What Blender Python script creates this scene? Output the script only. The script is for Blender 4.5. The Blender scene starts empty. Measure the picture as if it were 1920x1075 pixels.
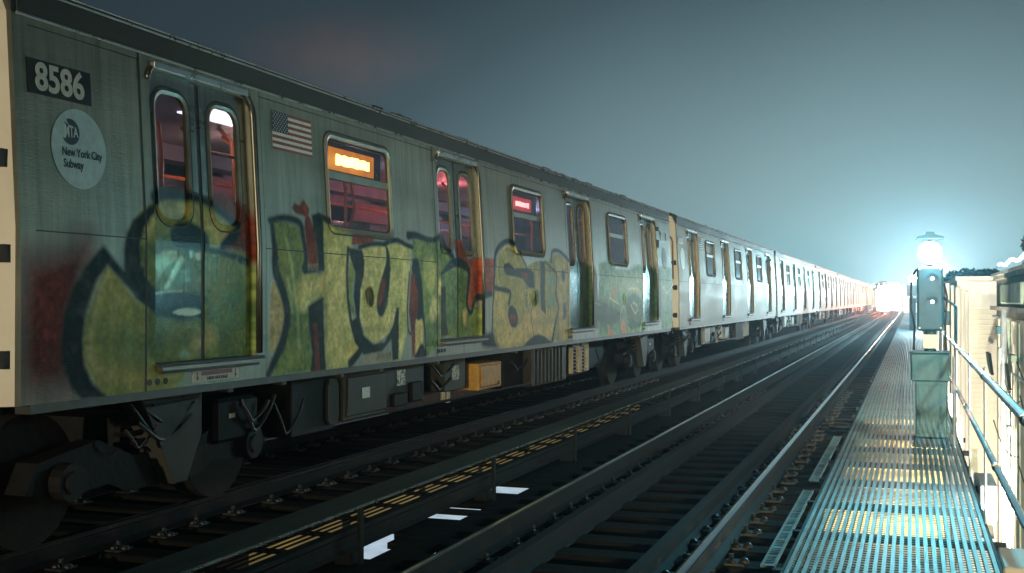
import bpy, math, random
import numpy as np
from mathutils import Vector, Matrix
R = math.radians
random.seed(7)
sc = bpy.context.scene
COL = sc.collection
bpy.context.preferences.edit.use_global_undo = False

# ------------------------------------------------------------------ camera
CAMH = 1.574
THETA = math.atan(749 / 2150.0)
PHI = math.atan(24.5 / 2150.0)
cam_d = bpy.data.cameras.new("camera"); cam_d.sensor_width = 36.0
cam_d.lens = 2150 / 1920 * 36.0
cam_d.clip_start = 0.05; cam_d.clip_end = 3000
cam = bpy.data.objects.new("camera", cam_d); COL.objects.link(cam)
cam.location = (0, 0, CAMH)
cam.rotation_euler = (math.pi / 2 + PHI, 0, THETA)
sc.camera = cam
CAMROT = cam.rotation_euler.to_matrix()

# ------------------------------------------------------------------ night sky (town glow low down the line, dark overhead)
w = bpy.data.worlds.new("World"); sc.world = w; w.use_nodes = True
nt = w.node_tree; N = nt.nodes; L = nt.links; N.clear()
o = N.new('ShaderNodeOutputWorld'); bg = N.new('ShaderNodeBackground'); L.new(bg.outputs[0], o.inputs[0])
tc = N.new('ShaderNodeTexCoord')
nrm = N.new('ShaderNodeVectorMath'); nrm.operation = 'NORMALIZE'; L.new(tc.outputs['Generated'], nrm.inputs[0])
sep = N.new('ShaderNodeSeparateXYZ'); L.new(nrm.outputs[0], sep.inputs[0])
# distance from the glow: falls faster with height than sideways, and dark behind
flt = N.new('ShaderNodeVectorMath'); flt.operation = 'MULTIPLY'; L.new(nrm.outputs[0], flt.inputs[0]); flt.inputs[1].default_value = (.80, 0, 1.5)
fl2 = N.new('ShaderNodeVectorMath'); fl2.operation = 'LENGTH'; L.new(flt.outputs[0], fl2.inputs[0])
bk = N.new('ShaderNodeMapRange'); L.new(sep.outputs[1], bk.inputs[0]); bk.inputs[1].default_value = .75; bk.inputs[2].default_value = -.3; bk.inputs[3].default_value = 0; bk.inputs[4].default_value = .7
mr = N.new('ShaderNodeMath'); mr.operation = 'ADD'; L.new(fl2.outputs['Value'], mr.inputs[0]); L.new(bk.outputs[0], mr.inputs[1])
nz = N.new('ShaderNodeTexNoise'); nz.inputs['Scale'].default_value = 2.2; nz.inputs['Detail'].default_value = 3
L.new(nrm.outputs[0], nz.inputs['Vector'])
nzm = N.new('ShaderNodeMath'); nzm.operation = 'MULTIPLY_ADD'; L.new(nz.outputs[0], nzm.inputs[0]); nzm.inputs[1].default_value = 0.09; nzm.inputs[2].default_value = -0.045
add = N.new('ShaderNodeMath'); add.operation = 'ADD'; L.new(mr.outputs[0], add.inputs[0]); L.new(nzm.outputs[0], add.inputs[1])
ramp = N.new('ShaderNodeValToRGB'); L.new(add.outputs[0], ramp.inputs[0])
cr = ramp.color_ramp
SKY = [(0.0, (0.2992, .72, 0.8240)), (.07, (0.2728, .54, 0.5974)), (.135, (0.2420, .40, 0.4274)), (.2, (0.1980, .315, 0.3399)), (.3, (0.1276, .205, 0.2287)), (.35, (0.0933, .153, 0.1751)),
       (.42, (0.0546, .092, 0.1112)), (.5, (0.033, .053, 0.066)), (.65, (0.023, .036, 0.045)), (1.0, (0.0106, .018, 0.0247))]
cr.elements[0].position, cr.elements[0].color = SKY[0][0], SKY[0][1] + (1,)
cr.elements[1].position, cr.elements[1].color = SKY[-1][0], SKY[-1][1] + (1,)
for p, c in SKY[1:-1]:
    e = cr.elements.new(p); e.color = c + (1,)
# faint warm lit cloud
cd = N.new('ShaderNodeVectorMath'); cd.operation = 'DISTANCE'; L.new(nrm.outputs[0], cd.inputs[0])
wp = N.new('ShaderNodeMapRange'); wp.inputs[1].default_value = 0.12; wp.inputs[2].default_value = 0.0; wp.inputs[3].default_value = 0; wp.inputs[4].default_value = 1
wp.interpolation_type = 'SMOOTHSTEP'
cdir = CAMROT @ Vector((655 - 960, -(110 - 537.5), -2150)).normalized()
mp = N.new('ShaderNodeVectorMath'); mp.operation = 'SUBTRACT'; L.new(nrm.outputs[0], mp.inputs[0]); mp.inputs[1].default_value = cdir
ms = N.new('ShaderNodeVectorMath'); ms.operation = 'MULTIPLY'; L.new(mp.outputs[0], ms.inputs[0]); ms.inputs[1].default_value = (1, 1, 2.4)
ln = N.new('ShaderNodeVectorMath'); ln.operation = 'LENGTH'; L.new(ms.outputs[0], ln.inputs[0]); L.new(ln.outputs['Value'], wp.inputs[0])
cn = N.new('ShaderNodeTexNoise'); cn.inputs['Scale'].default_value = 9; cn.inputs['Detail'].default_value = 6; L.new(nrm.outputs[0], cn.inputs['Vector'])
cm = N.new('ShaderNodeMapRange'); L.new(cn.outputs[0], cm.inputs[0]); cm.inputs[1].default_value = .36; cm.inputs[2].default_value = .66
wm = N.new('ShaderNodeMath'); wm.operation = 'MULTIPLY'; L.new(wp.outputs[0], wm.inputs[0]); L.new(cm.outputs[0], wm.inputs[1])
mix = N.new('ShaderNodeMixRGB'); mix.blend_type = 'ADD'; L.new(wm.outputs[0], mix.inputs[0]); L.new(ramp.outputs[0], mix.inputs[1]); mix.inputs[2].default_value = (.055, .020, .008, 1)
L.new(mix.outputs[0], bg.inputs[0]); bg.inputs[1].default_value = 1.0
N.remove(cd)

sc.view_settings.view_transform = 'Standard'; sc.view_settings.look = 'None'
sc.view_settings.exposure = 0.0; sc.view_settings.gamma = 1.0
sc.cycles.use_denoising = True
sc.cycles.max_bounces = 6; sc.cycles.volume_bounces = 0
sc.cycles.sample_clamp_indirect = 4.0
sc.cycles.caustics_reflective = False; sc.cycles.caustics_refractive = False

# ------------------------------------------------------------------ lamps lighting the place (real ones and added spots)
def spot(loc, target, power, col, cone, blend=1.0, size=0.15):
    d = bpy.data.lights.new("spot_lamp", 'SPOT'); d.energy = power; d.color = col; d.spot_size = R(cone); d.spot_blend = blend; d.shadow_soft_size = size
    ob = bpy.data.objects.new("spot_lamp", d); COL.objects.link(ob); ob.location = loc
    ob.rotation_euler = (Vector(target) - Vector(loc)).to_track_quat('-Z', 'Y').to_euler(); return ob
def point(loc, power, col, size=0.1):
    d = bpy.data.lights.new("point_light", 'POINT'); d.energy = power; d.color = col; d.shadow_soft_size = size
    ob = bpy.data.objects.new("point_light", d); COL.objects.link(ob); ob.location = loc; return ob
WARM = (1.0, .80, .52); CYAN = (.35, .86, 1.0); COOL = (.80, .95, 1.0); NEUT = (1.0, .93, .80)
# station floodlight some way behind the camera, shining along the train
spot((3.2, -16, 2.4), (-4.7, 44, 1.9), 17000, (1.0, .76, .40), 26, 1.0, .3)
spot((3.2, -16, 2.4), (-4.7, 19, 1.5), 2600, (1.0, .90, .58), 15, 1.0, .3)  # added spot that brightens the second word of the graffiti
spot((2.4, -8, 2.2), (-4.7, 12.2, .9), 330, (.96, .97, .60), 32, 1.0, .3)  # added fill spot that lifts the side of the first car
# street lamps between the line and the buildings on the right
spot((.72, 8.0, -1.5), (1.9, 9.0, -.9), 2600, (1.0, .94, .88), 150, .5, .15)
spot((.72, 14.5, -2.2), (1.9, 16.0, -1.2), 2600, (1.0, .92, .80), 150, .5, .15)
spot((.80, 22.0, -2.2), (1.9, 25.0, -1.0), 2600, (1.0, .92, .78), 150, .5, .15)
spot((-4.1, -14, 2.5), (-5.3, 5.0, 2.0), 9000, (1.0, .84, .60), 16, .8, .2)  # added spot behind the train, brightens the near car's end face
spot((3.4, 6.0, 6.0), (1.7, 21, .6), 11000, (1.0, .93, .74), 60, 1.0, .2)  # unseen high spot, there to brighten the cream wall
spot((2.2, 3.0, 7.0), (1.4, 30, .6), 9000, (1.0, .93, .76), 24, 1.0, .2)  # unseen high spot, there to brighten the siding building
# unseen lamps behind the signal mast, brightening the far cars
spot((1.55, 64, 3.0), (-4.7, 58, 1.5), 6500, (.42, .88, 1.0), 120, .7, .1)
point((1.9, 84, 3.1), 4500, (.9, .97, 1.0), .1)
point((2.2, 110, 3.2), 5000, (1.0, .93, .84), .1)
point((2.6, 140, 3.3), 7000, (1.0, .90, .80), .1)
# street lamps below the structure
for y, p in ((44, 5600), (55, 7000), (66, 7000), (78, 7000)):
    spot((0.3, y, -1.9), (0.3, y, -6.5), p, (1.0, .76, .32), 120, .6, .2)

# ------------------------------------------------------------------ helpers
def proj_side(u, v):
    """photo pixel -> (y, z) on the near side sheet of the train (x=-4.68, leaning back above the belt)"""
    d = CAMROT @ Vector((u - 960, -(v - 537.5), -2150)).normalized()
    s = -4.68 / d.x
    z = CAMH + s * d.z
    if z > 1.97:
        s = (-4.68 + .0599 * (1.97 - CAMH)) / (d.x + .0599 * d.z)
        z = CAMH + s * d.z
    return s * d.y, z
def ray_plane(u, v, x=None, y=None, z=None):
    d = CAMROT @ Vector((u - 960, -(v - 537.5), -2150)).normalized()
    if x is not None: s = x / d.x
    elif y is not None: s = y / d.y
    else: s = (z - CAMH) / d.z
    return Vector((0, 0, CAMH)) + d * s

class MB:
    def __init__(s): s.v = []; s.f = []
    def add(s, vs, fs):
        b = len(s.v); s.v += [tuple(p) for p in vs]; s.f += [tuple(i + b for i in f) for f in fs]; return s
    def quad(s, a, b, c, d): return s.add([a, b, c, d], [(0, 1, 2, 3)])
    def box(s, x0, x1, y0, y1, z0, z1):
        if x0 > x1: x0, x1 = x1, x0
        if y0 > y1: y0, y1 = y1, y0
        return s.add([(x0, y0, z0), (x1, y0, z0), (x1, y1, z0), (x0, y1, z0), (x0, y0, z1), (x1, y0, z1), (x1, y1, z1), (x0, y1, z1)],
                     [(0, 3, 2, 1), (4, 5, 6, 7), (0, 1, 5, 4), (1, 2, 6, 5), (2, 3, 7, 6), (3, 0, 4, 7)])
    def bbox(s, x0, x1, y0, y1, z0, z1, b=.01):
        """box with chamfered vertical and top edges"""
        if x0 > x1: x0, x1 = x1, x0
        if y0 > y1: y0, y1 = y1, y0
        def ring(i, z):
            return [(x0 + i + b, y0 + i, z), (x1 - i - b, y0 + i, z), (x1 - i, y0 + i + b, z), (x1 - i, y1 - i - b, z), (x1 - i - b, y1 - i, z), (x0 + i + b, y1 - i, z), (x0 + i, y1 - i - b, z), (x0 + i, y0 + i + b, z)]
        vs = ring(b, z0) + ring(0, z0 + b) + ring(0, z1 - b) + ring(b, z1)
        fs = [tuple(range(7, -1, -1)), tuple(range(24, 32))]
        for k in range(3):
            for i in range(8):
                j = (i + 1) % 8; fs.append((k * 8 + i, k * 8 + j, k * 8 + 8 + j, k * 8 + 8 + i))
        return s.add(vs, fs)
    def cyl(s, a, b, r, r2=None, n=12, caps=True):
        r2 = r if r2 is None else r2
        a = Vector(a); b = Vector(b); ax = (b - a).normalized()
        t = Vector((0, 0, 1)) if abs(ax.z) < .9 else Vector((1, 0, 0))
        p = ax.cross(t).normalized(); q = ax.cross(p)
        vs = []
        for c, rr in ((a, r), (b, r2)):
            for i in range(n):
                th = 2 * math.pi * i / n; vs.append(c + p * math.cos(th) * rr + q * math.sin(th) * rr)
        fs = [(i, n + i, n + (i + 1) % n, (i + 1) % n) for i in range(n)]
        if caps: fs += [tuple(range(n)), tuple(range(2 * n - 1, n - 1, -1))]
        return s.add(vs, fs)
    def tube(s, pts, r, n=8):
        for a, b in zip(pts[:-1], pts[1:]): s.cyl(a, b, r, n=n)
        return s
    def sweep(s, pts, r, n=8):
        pts = [Vector(p) for p in pts]; m = len(pts); up = None; vs = []
        for i, p in enumerate(pts):
            t = ((pts[min(i + 1, m - 1)] - p).normalized() + (p - pts[max(i - 1, 0)]).normalized()).normalized()
            if up is None: up = t.orthogonal().normalized()
            up = (up - t * up.dot(t)).normalized(); q = t.cross(up)
            for k in range(n): a = 2 * math.pi * k / n; vs.append(p + up * math.cos(a) * r + q * math.sin(a) * r)
        fs = [(i * n + k, i * n + (k + 1) % n, (i + 1) * n + (k + 1) % n, (i + 1) * n + k) for i in range(m - 1) for k in range(n)]
        fs += [tuple(range(n - 1, -1, -1)), tuple(range((m - 1) * n, m * n))]
        return s.add(vs, fs)
    def prism_y(s, prof, y0, y1, cap=True):
        n = len(prof); vs = [(x, y0, z) for x, z in prof] + [(x, y1, z) for x, z in prof]
        fs = [(i, (i + 1) % n, n + (i + 1) % n, n + i) for i in range(n)]
        if cap: fs += [tuple(range(n - 1, -1, -1)), tuple(range(n, 2 * n))]
        return s.add(vs, fs)
    def prism_x(s, prof, x0, x1):
        n = len(prof); vs = [(x0, y, z) for y, z in prof] + [(x1, y, z) for y, z in prof]
        fs = [(i, (i + 1) % n, n + (i + 1) % n, n + i) for i in range(n)]
        fs += [tuple(range(n - 1, -1, -1)), tuple(range(n, 2 * n))]
        return s.add(vs, fs)
    def dome(s, c, r, n=10, m=5, up=(0, 0, 1)):
        c = Vector(c); ax = Vector(up).normalized(); t = Vector((1, 0, 0)) if abs(ax.x) < .9 else Vector((0, 1, 0))
        p = ax.cross(t).normalized(); q = ax.cross(p); vs = []; fs = []
        for j in range(m):
            ph = math.pi / 2 * j / m
            for i in range(n):
                th = 2 * math.pi * i / n
                vs.append(c + (p * math.cos(th) + q * math.sin(th)) * r * math.cos(ph) + ax * r * math.sin(ph))
        vs.append(c + ax * r)
        for j in range(m - 1):
            for i in range(n): fs.append((j * n + i, j * n + (i + 1) % n, (j + 1) * n + (i + 1) % n, (j + 1) * n + i))
        for i in range(n): fs.append(((m - 1) * n + i, (m - 1) * n + (i + 1) % n, m * n))
        return s.add(vs, fs)
    def build(s, name, mat, parent=None, smooth=False, bevel=0):
        me = bpy.data.meshes.new(name); me.from_pydata(s.v, [], s.f); me.validate()
        ob = bpy.data.objects.new(name, me); COL.objects.link(ob)
        for m in (mat if isinstance(mat, (list, tuple)) else [mat]): me.materials.append(m)
        if parent is not None: ob.parent = parent
        if smooth: me.shade_smooth()
        if bevel:
            bv = ob.modifiers.new("bevel", 'BEVEL'); bv.width = bevel; bv.segments = 2; bv.limit_method = 'ANGLE'
        return ob
def tag(o, label=None, cat=None, group=None, kind=None):
    if label: o['label'] = label
    if cat: o['category'] = cat
    if group: o['group'] = group
    if kind: o['kind'] = kind
    return o
def empty(name, loc=(0, 0, 0), label=None, cat=None, group=None):
    e = bpy.data.objects.new(name, None); COL.objects.link(e); e.location = loc; e.empty_display_size = .2
    return tag(e, label, cat, group)
def copy_tree(o, parent=None, skip=()):
    c = o.copy(); COL.objects.link(c)
    if parent is not None: c.parent = parent
    for ch in o.children:
        if ch.name.split('.')[0] not in skip: copy_tree(ch, c, skip)
    return c

# ------------------------------------------------------------------ materials
def mat(name, col, rough=.6, metal=0.0, var=.25, vscale=3.0, bump=.0, bscale=40.0, col2=None, spec=.5, stretch=(1, 1, 1), thr=None, streak=0.0):
    m = bpy.data.materials.new(name); m.use_nodes = True; n = m.node_tree.nodes; l = m.node_tree.links
    b = n['Principled BSDF']; b.inputs['Roughness'].default_value = rough; b.inputs['Metallic'].default_value = metal
    b.inputs['Specular IOR Level'].default_value = spec
    t = n.new('ShaderNodeTexCoord'); mp = n.new('ShaderNodeMapping'); mp.inputs['Scale'].default_value = stretch; l.new(t.outputs['Object'], mp.inputs[0])
    z = n.new('ShaderNodeTexNoise'); z.inputs['Scale'].default_value = vscale; z.inputs['Detail'].default_value = 6; z.inputs['Roughness'].default_value = .62
    l.new(mp.outputs[0], z.inputs['Vector'])
    rp = n.new('ShaderNodeValToRGB'); l.new(z.outputs[0], rp.inputs[0])
    c2 = col2 if col2 else tuple(c * (1 - var) for c in col)
    c1 = col if col2 else tuple(min(1, c * (1 + var)) for c in col)
    rp.color_ramp.elements[0].position = (thr[0] if thr else .32); rp.color_ramp.elements[0].color = tuple(c2) + (1,)
    rp.color_ramp.elements[1].position = (thr[1] if thr else .68); rp.color_ramp.elements[1].color = tuple(c1) + (1,)
    outc = rp.outputs[0]
    if streak:
        m2 = n.new('ShaderNodeMapping'); m2.inputs['Scale'].default_value = (1, 9, .55); l.new(t.outputs['Object'], m2.inputs[0])
        z3 = n.new('ShaderNodeTexNoise'); z3.inputs['Scale'].default_value = 1.6; z3.inputs['Detail'].default_value = 8; z3.inputs['Roughness'].default_value = .7; l.new(m2.outputs[0], z3.inputs['Vector'])
        r3 = n.new('ShaderNodeMapRange'); r3.inputs[1].default_value = .35; r3.inputs[2].default_value = .72; r3.inputs[3].default_value = 1.0; r3.inputs[4].default_value = 1 - streak; l.new(z3.outputs[0], r3.inputs[0])
        mm = n.new('ShaderNodeMixRGB'); mm.blend_type = 'MULTIPLY'; mm.inputs[0].default_value = 1; l.new(outc, mm.inputs[1]); l.new(r3.outputs[0], mm.inputs[2]); outc = mm.outputs[0]
    l.new(outc, b.inputs['Base Color'])
    rr = n.new('ShaderNodeMapRange'); rr.inputs[3].default_value = max(.03, rough - .12); rr.inputs[4].default_value = min(1, rough + .15)
    l.new(z.outputs[0], rr.inputs[0]); l.new(rr.outputs[0], b.inputs['Roughness'])
    if bump:
        z2 = n.new('ShaderNodeTexNoise'); z2.inputs['Scale'].default_value = bscale; z2.inputs['Detail'].default_value = 4; l.new(mp.outputs[0], z2.inputs['Vector'])
        bp = n.new('ShaderNodeBump'); bp.inputs['Strength'].default_value = bump; bp.inputs['Distance'].default_value = .01
        l.new(z2.outputs[0], bp.inputs['Height']); l.new(bp.outputs[0], b.inputs['Normal'])
    return m
def emit(name, col, strength, flick=0.0, scale=30):
    m = bpy.data.materials.new(name); m.use_nodes = True; n = m.node_tree.nodes; l = m.node_tree.links
    b = n['Principled BSDF']; b.inputs['Base Color'].default_value = (.02, .02, .02, 1)
    b.inputs['Emission Color'].default_value = col + (1,); b.inputs['Emission Strength'].default_value = strength
    if flick:
        t = n.new('ShaderNodeTexCoord'); z = n.new('ShaderNodeTexNoise'); z.inputs['Scale'].default_value = scale; l.new(t.outputs['Object'], z.inputs['Vector'])
        mr = n.new('ShaderNodeMapRange'); mr.inputs[3].default_value = strength * (1 - flick); mr.inputs[4].default_value = strength * (1 + flick)
        l.new(z.outputs[0], mr.inputs[0]); l.new(mr.outputs[0], b.inputs['Emission Strength'])
    return m
M = {}
M['steel'] = mat('brushed_steel', (.27, .28, .215), .44, .40, .20, 1.6, .25, 60, streak=.5, stretch=(1, .35, 2))
M['steel_warm'] = mat('warm_lit_steel', (.40, .36, .24), .5, .12, .16, 1.6, .2, 60, streak=.3, spec=.25, stretch=(1, .35, 2))  # copy of the side steel with the warm lamp tint in its colour
M['trim_shine'] = mat('drip_rail_steel', (.55, .56, .54), .28, .9, .15, 5)
M['trim'] = mat('door_trim_steel', (.15, .145, .12), .34, .85, .2, 5)
M['dark_trim'] = mat('dark_trim', (.045, .05, .045), .4, .3, .3, 8)
M['rubber'] = mat('black_rubber', (.012, .013, .013), .6, 0, .3, 8)
M['roof'] = mat('roof_metal', (.045, .05, .045), .65, .0, .4, 2.5, .3, 30, spec=.2)
M['fascia'] = mat('dark_fascia', (.040, .048, .045), .55, .0, spec=.2, var=.3, vscale=2.0, stretch=(1, .3, 2))
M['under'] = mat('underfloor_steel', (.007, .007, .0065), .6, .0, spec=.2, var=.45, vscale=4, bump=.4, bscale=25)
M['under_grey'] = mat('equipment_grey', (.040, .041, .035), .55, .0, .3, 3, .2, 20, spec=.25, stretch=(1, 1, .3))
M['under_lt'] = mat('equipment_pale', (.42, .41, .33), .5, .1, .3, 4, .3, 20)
M['yellow'] = mat('ochre_box', (.62, .36, .09), .5, 0, .3, 7, .3, 30)
M['paper'] = mat('paper_label', (.72, .68, .60), .7, 0, .2, 30)
M['torn'] = mat('torn_label', (.68, .62, .52), .7, 0, .2, 34, col2=(.06, .08, .06), thr=(.45, .52))
M['end'] = mat('car_end_paint', (.66, .62, .50), .5, 0, .10, 1.5, .1, 20)
M['plate'] = mat('number_plate_black', (.012, .013, .014), .35, 0, .3, 10)
M['white'] = mat('white_vinyl', (.82, .80, .68), .5, 0, .12, 25)
M['disc'] = mat('logo_disc_vinyl', (.66, .84, .82), .45, 0, .1, 18)
M['navy'] = mat('navy_vinyl', (.012, .035, .07), .45, 0, .2, 25)
M['flagred'] = mat('flag_red', (.26, .045, .035), .5, 0, .3, 25)
M['flagblue'] = mat('flag_blue', (.02, .03, .06), .5, 0, .2, 25)
M['maroon'] = mat('maroon', (.20, .03, .025), .5, 0, .2, 20)
M['black'] = mat('black_ink', (.02, .02, .02), .6, 0, .1, 20)
M['rail'] = mat('rusty_rail', (.013, .012, .011), .8, .0, spec=.15, var=.4, vscale=9, bump=.4, bscale=60)
M['railhead'] = mat('polished_rail_head', (.62, .66, .68), .14, 1.0, .15, 3, stretch=(8, .3, 1))
M['tie'] = mat('creosoted_timber', (.012, .012, .010), .9, 0, .5, 4, .8, 18, spec=.04, stretch=(.5, 3, 3))
M['girder'] = mat('riveted_girder', (.012, .015, .014), .7, .0, .4, 3, .3, 20, spec=.15)
M['iron'] = mat('track_iron', (.03, .032, .03), .45, .4, .4, 12, .3, 60)
M['cover'] = mat('cover_board', (.050, .066, .060), .7, 0, .3, 2.5, .4, 25, spec=.15, stretch=(4, .3, 1))
M['coveredge'] = mat('lit_edge_metal', (.55, .62, .62), .25, .9, .15, 2)
M['frp'] = mat('walkway_grating', (.085, .20, .21), .45, .0, .55, 3.5, .5, 90)
M['frpx'] = mat('walkway_cross_rods', (.035, .06, .058), .6, .0, .3, 9)
M['galv'] = mat('galvanised_steel', (.40, .46, .47), .38, .5, .22, 6, .2, 40)
M['pipe'] = mat('handrail_pipe', (.45, .55, .60), .22, .85, .15, 5)
M['sigcase'] = mat('signal_case_paint', (.035, .085, .10), .5, .2, .30, 5, .3, 25)
M['sigdark'] = mat('signal_head_paint', (.015, .07, .10), .5, 0, .3, 6)
M['relay'] = mat('relay_case_paint', (.032, .105, .115), .5, .15, .28, 3.5, .3, 25)
M['cream'] = mat('signal_label', (.62, .58, .44), .6, 0, .25, 22, .1, 30, col2=(.35, .33, .25), thr=(.3, .5))
M['wall'] = mat('cream_render', (.62, .58, .44), .8, 0, .18, .9, .4, 12, stretch=(1, 1, .35))
M['wall2'] = mat('pale_siding', (.68, .64, .50), .7, 0, .10, 1.2, .2, 12)
M['wallgreen'] = mat('stained_panels', (.33, .42, .30), .8, 0, .35, 2.2, .3, 16)
M['pilaster'] = mat('pilaster_stone', (.58, .55, .46), .75, 0, .25, 2.2, .3, 16, stretch=(1, 1, .3))
M['louvre'] = mat('dark_louvre', (.05, .055, .035), .7, 0, .3, 8)
M['asphalt'] = mat('asphalt', (.05, .05, .048), .85, 0, .25, 1.2, .3, 14)
M['paving'] = mat('patchy_lit_paving', (.60, .54, .40), .8, 0, .15, .32, .2, 10, col2=(.16, .15, .10), thr=(.42, .56))  # patchiness of the lamp light is put into the paving colour
M['leaf'] = mat('foliage', (.035, .075, .045), .7, 0, .5, 1.8)
M['bark'] = mat('bark', (.06, .045, .03), .9, 0, .3, 6, .5, 20)
M['brick'] = mat('dark_brick', (.12, .08, .06), .85, 0, .3, 2, .3, 20)
M['whitebox'] = mat('white_enamel', (.72, .73, .70), .5, 0, .08, 3)
M['seatred'] = mat('red_lit_seat', (.42, .07, .04), .45, 0, .2, 4)  # red of the cabin light put into the seat colour
M['lilac'] = mat('lilac_lining', (.34, .33, .40), .55, 0, .2, 2.2)
M['orange'] = mat('red_lit_grab_rail', (.75, .20, .06), .35, 0, .12, 5)  # pole colour carries the red cabin light
M['floorin'] = mat('speckled_floor', (.07, .06, .06), .7, 0, .3, 14)
M['e_amber'] = emit('amber_led', (1.0, .52, .10), 14.0, .5, 30)
M['e_amberdim'] = emit('amber_bloom_face', (1.0, .32, .03), .85, .5, 5)
M['e_red'] = emit('red_led', (1.0, .30, .28), 5.0, .3, 30)
M['e_redface'] = emit('red_bloom_face', (1.0, .08, .09), .75, .3, 5)
M['e_ceiling'] = emit('lit_ceiling_lamp', (.93, .93, 1.0), 2.4, .1, 4)
M['e_signal'] = emit('signal_lens', (.62, .93, 1.0), 160, 0)
M['e_lens2'] = emit('small_signal_lens', (.75, .97, 1.0), 9, 0)
M['e_white'] = emit('white_glow_slab', (.60, .77, .92), .70, .35, 1.6)
M['e_shop'] = emit('lit_shop_window', (1.0, .72, .22), .15, .9, .35)
M['e_station'] = emit('glowing_platform_screen', (1.0, .86, .74), 1.2, .3, .35)  # emission puts the light of the platform lamps into the screen
M['e_redlamp'] = emit('red_marker_lamp', (1.0, .22, .12), 60, 0)
M['e_bulb'] = emit('festoon_bulb', (1.0, .92, .70), 3.0, 0)
M['ledglass'] = mat('sign_housing', (.02, .015, .01), .4, 0, .3, 8)

# ------------------------------------------------------------------ the painted piece on the first car, made as a paint map in car space (y, z)
CAR_Y0 = 5.12; CAR_L = 18.43; GZ0 = .96; GZ1 = 3.30
GW, GH = 2700, 344
def noise2(h, w_, cell, seed, octaves=4):
    rs = np.random.RandomState(seed); out = np.zeros((h, w_), np.float32); amp = 1.0; tot = 0
    for k in range(octaves):
        cy = max(2, int(h / cell) + 2); cx = max(2, int(w_ / cell) + 2)
        g = rs.rand(cy, cx).astype(np.float32)
        yy = np.linspace(0, cy - 1.001, h); xx = np.linspace(0, cx - 1.001, w_)
        y0 = yy.astype(int); x0 = xx.astype(int); fy = (yy - y0)[:, None]; fx = (xx - x0)[None, :]
        fy = fy * fy * (3 - 2 * fy); fx = fx * fx * (3 - 2 * fx)
        a = g[y0][:, x0]; b = g[y0][:, x0 + 1]; c = g[y0 + 1][:, x0]; d = g[y0 + 1][:, x0 + 1]
        out += amp * ((a * (1 - fx) + b * fx) * (1 - fy) + (c * (1 - fx) + d * fx) * fy)
        tot += amp; amp *= .55; cell = max(1.5, cell / 2)
    return out / tot
PAINT = np.zeros((GH, GW, 4), np.float32)
YS = (np.arange(GW) + .5) / GW * CAR_L; ZS = GZ0 + (np.arange(GH) + .5) / GH * (GZ1 - GZ0)
N_big = noise2(GH, GW, 60, 1); N_mid = noise2(GH, GW, 16, 2); N_fine = noise2(GH, GW, 4, 3, 2)
N_streak = np.repeat(noise2(1, GW, 5, 5, 3), GH, 0) * .6 + .4 * noise2(GH, GW, 10, 8)
SC = {1: (100, 340, 2.558), 2: (280, 340, 2.686), 3: (490, 360, 2.984), 4: (640, 400, 3.584), 5: (760, 400, 3.839), 6: (910, 430, 4.3), 7: (1050, 430, 4.675), 0: (0, 0, 1.0)}
def conv(k, pts):
    ox, oy, s = SC[k]; out = []
    for u, v in pts:
        y, z = proj_side(ox + u / s, oy + v / s); out.append((y - CAR_Y0, z))
    return np.array(out)
def smooth_pts(p, closed, n=6):
    m = len(p); out = []
    rng = range(m) if closed else range(m - 1)
    for i in rng:
        if closed: a, b, c, d = p[(i - 1) % m], p[i], p[(i + 1) % m], p[(i + 2) % m]
        else: a, b, c, d = p[max(i - 1, 0)], p[i], p[i + 1], p[min(i + 2, m - 1)]
        for t in np.arange(n) / n:
            out.append(.5 * ((2 * b) + (-a + c) * t + (2 * a - 5 * b + 4 * c - d) * t * t + (-a + 3 * b - 3 * c + d) * t ** 3))
    if not closed: out.append(p[-1])
    return np.array(out)
def region(q, pad):
    x0 = max(0, int((q[:, 0].min() - pad) / CAR_L * GW)); x1 = min(GW, int((q[:, 0].max() + pad) / CAR_L * GW) + 2)
    y0 = max(0, int((q[:, 1].min() - pad - GZ0) / (GZ1 - GZ0) * GH)); y1 = min(GH, int((q[:, 1].max() + pad - GZ0) / (GZ1 - GZ0) * GH) + 2)
    return x0, x1, y0, y1
def comp(x0, x1, y0, y1, a, col, var=.35, col2=None):
    nb = N_big[y0:y1, x0:x1]; nm = N_mid[y0:y1, x0:x1]; nf = N_fine[y0:y1, x0:x1]
    a = np.clip(a, 0, 1)[..., None]
    t = np.clip((nb * .55 + nm * .45 - .5) * 3.2 + .5, 0, 1)[..., None]
    c1 = np.array(col, np.float32); c2 = np.array(col2 if col2 is not None else [c * (1 - var) for c in col], np.float32)
    c = (c1 * t + c2 * (1 - t)) * (1 + (nf[..., None] - .5) * .35)
    P = PAINT[y0:y1, x0:x1]
    oa = P[..., 3:4]; na = a + oa * (1 - a)
    P[..., :3] = np.where(na > 1e-4, (c * a + P[..., :3] * oa * (1 - a)) / np.maximum(na, 1e-4), 0)
    P[..., 3:4] = na
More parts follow.
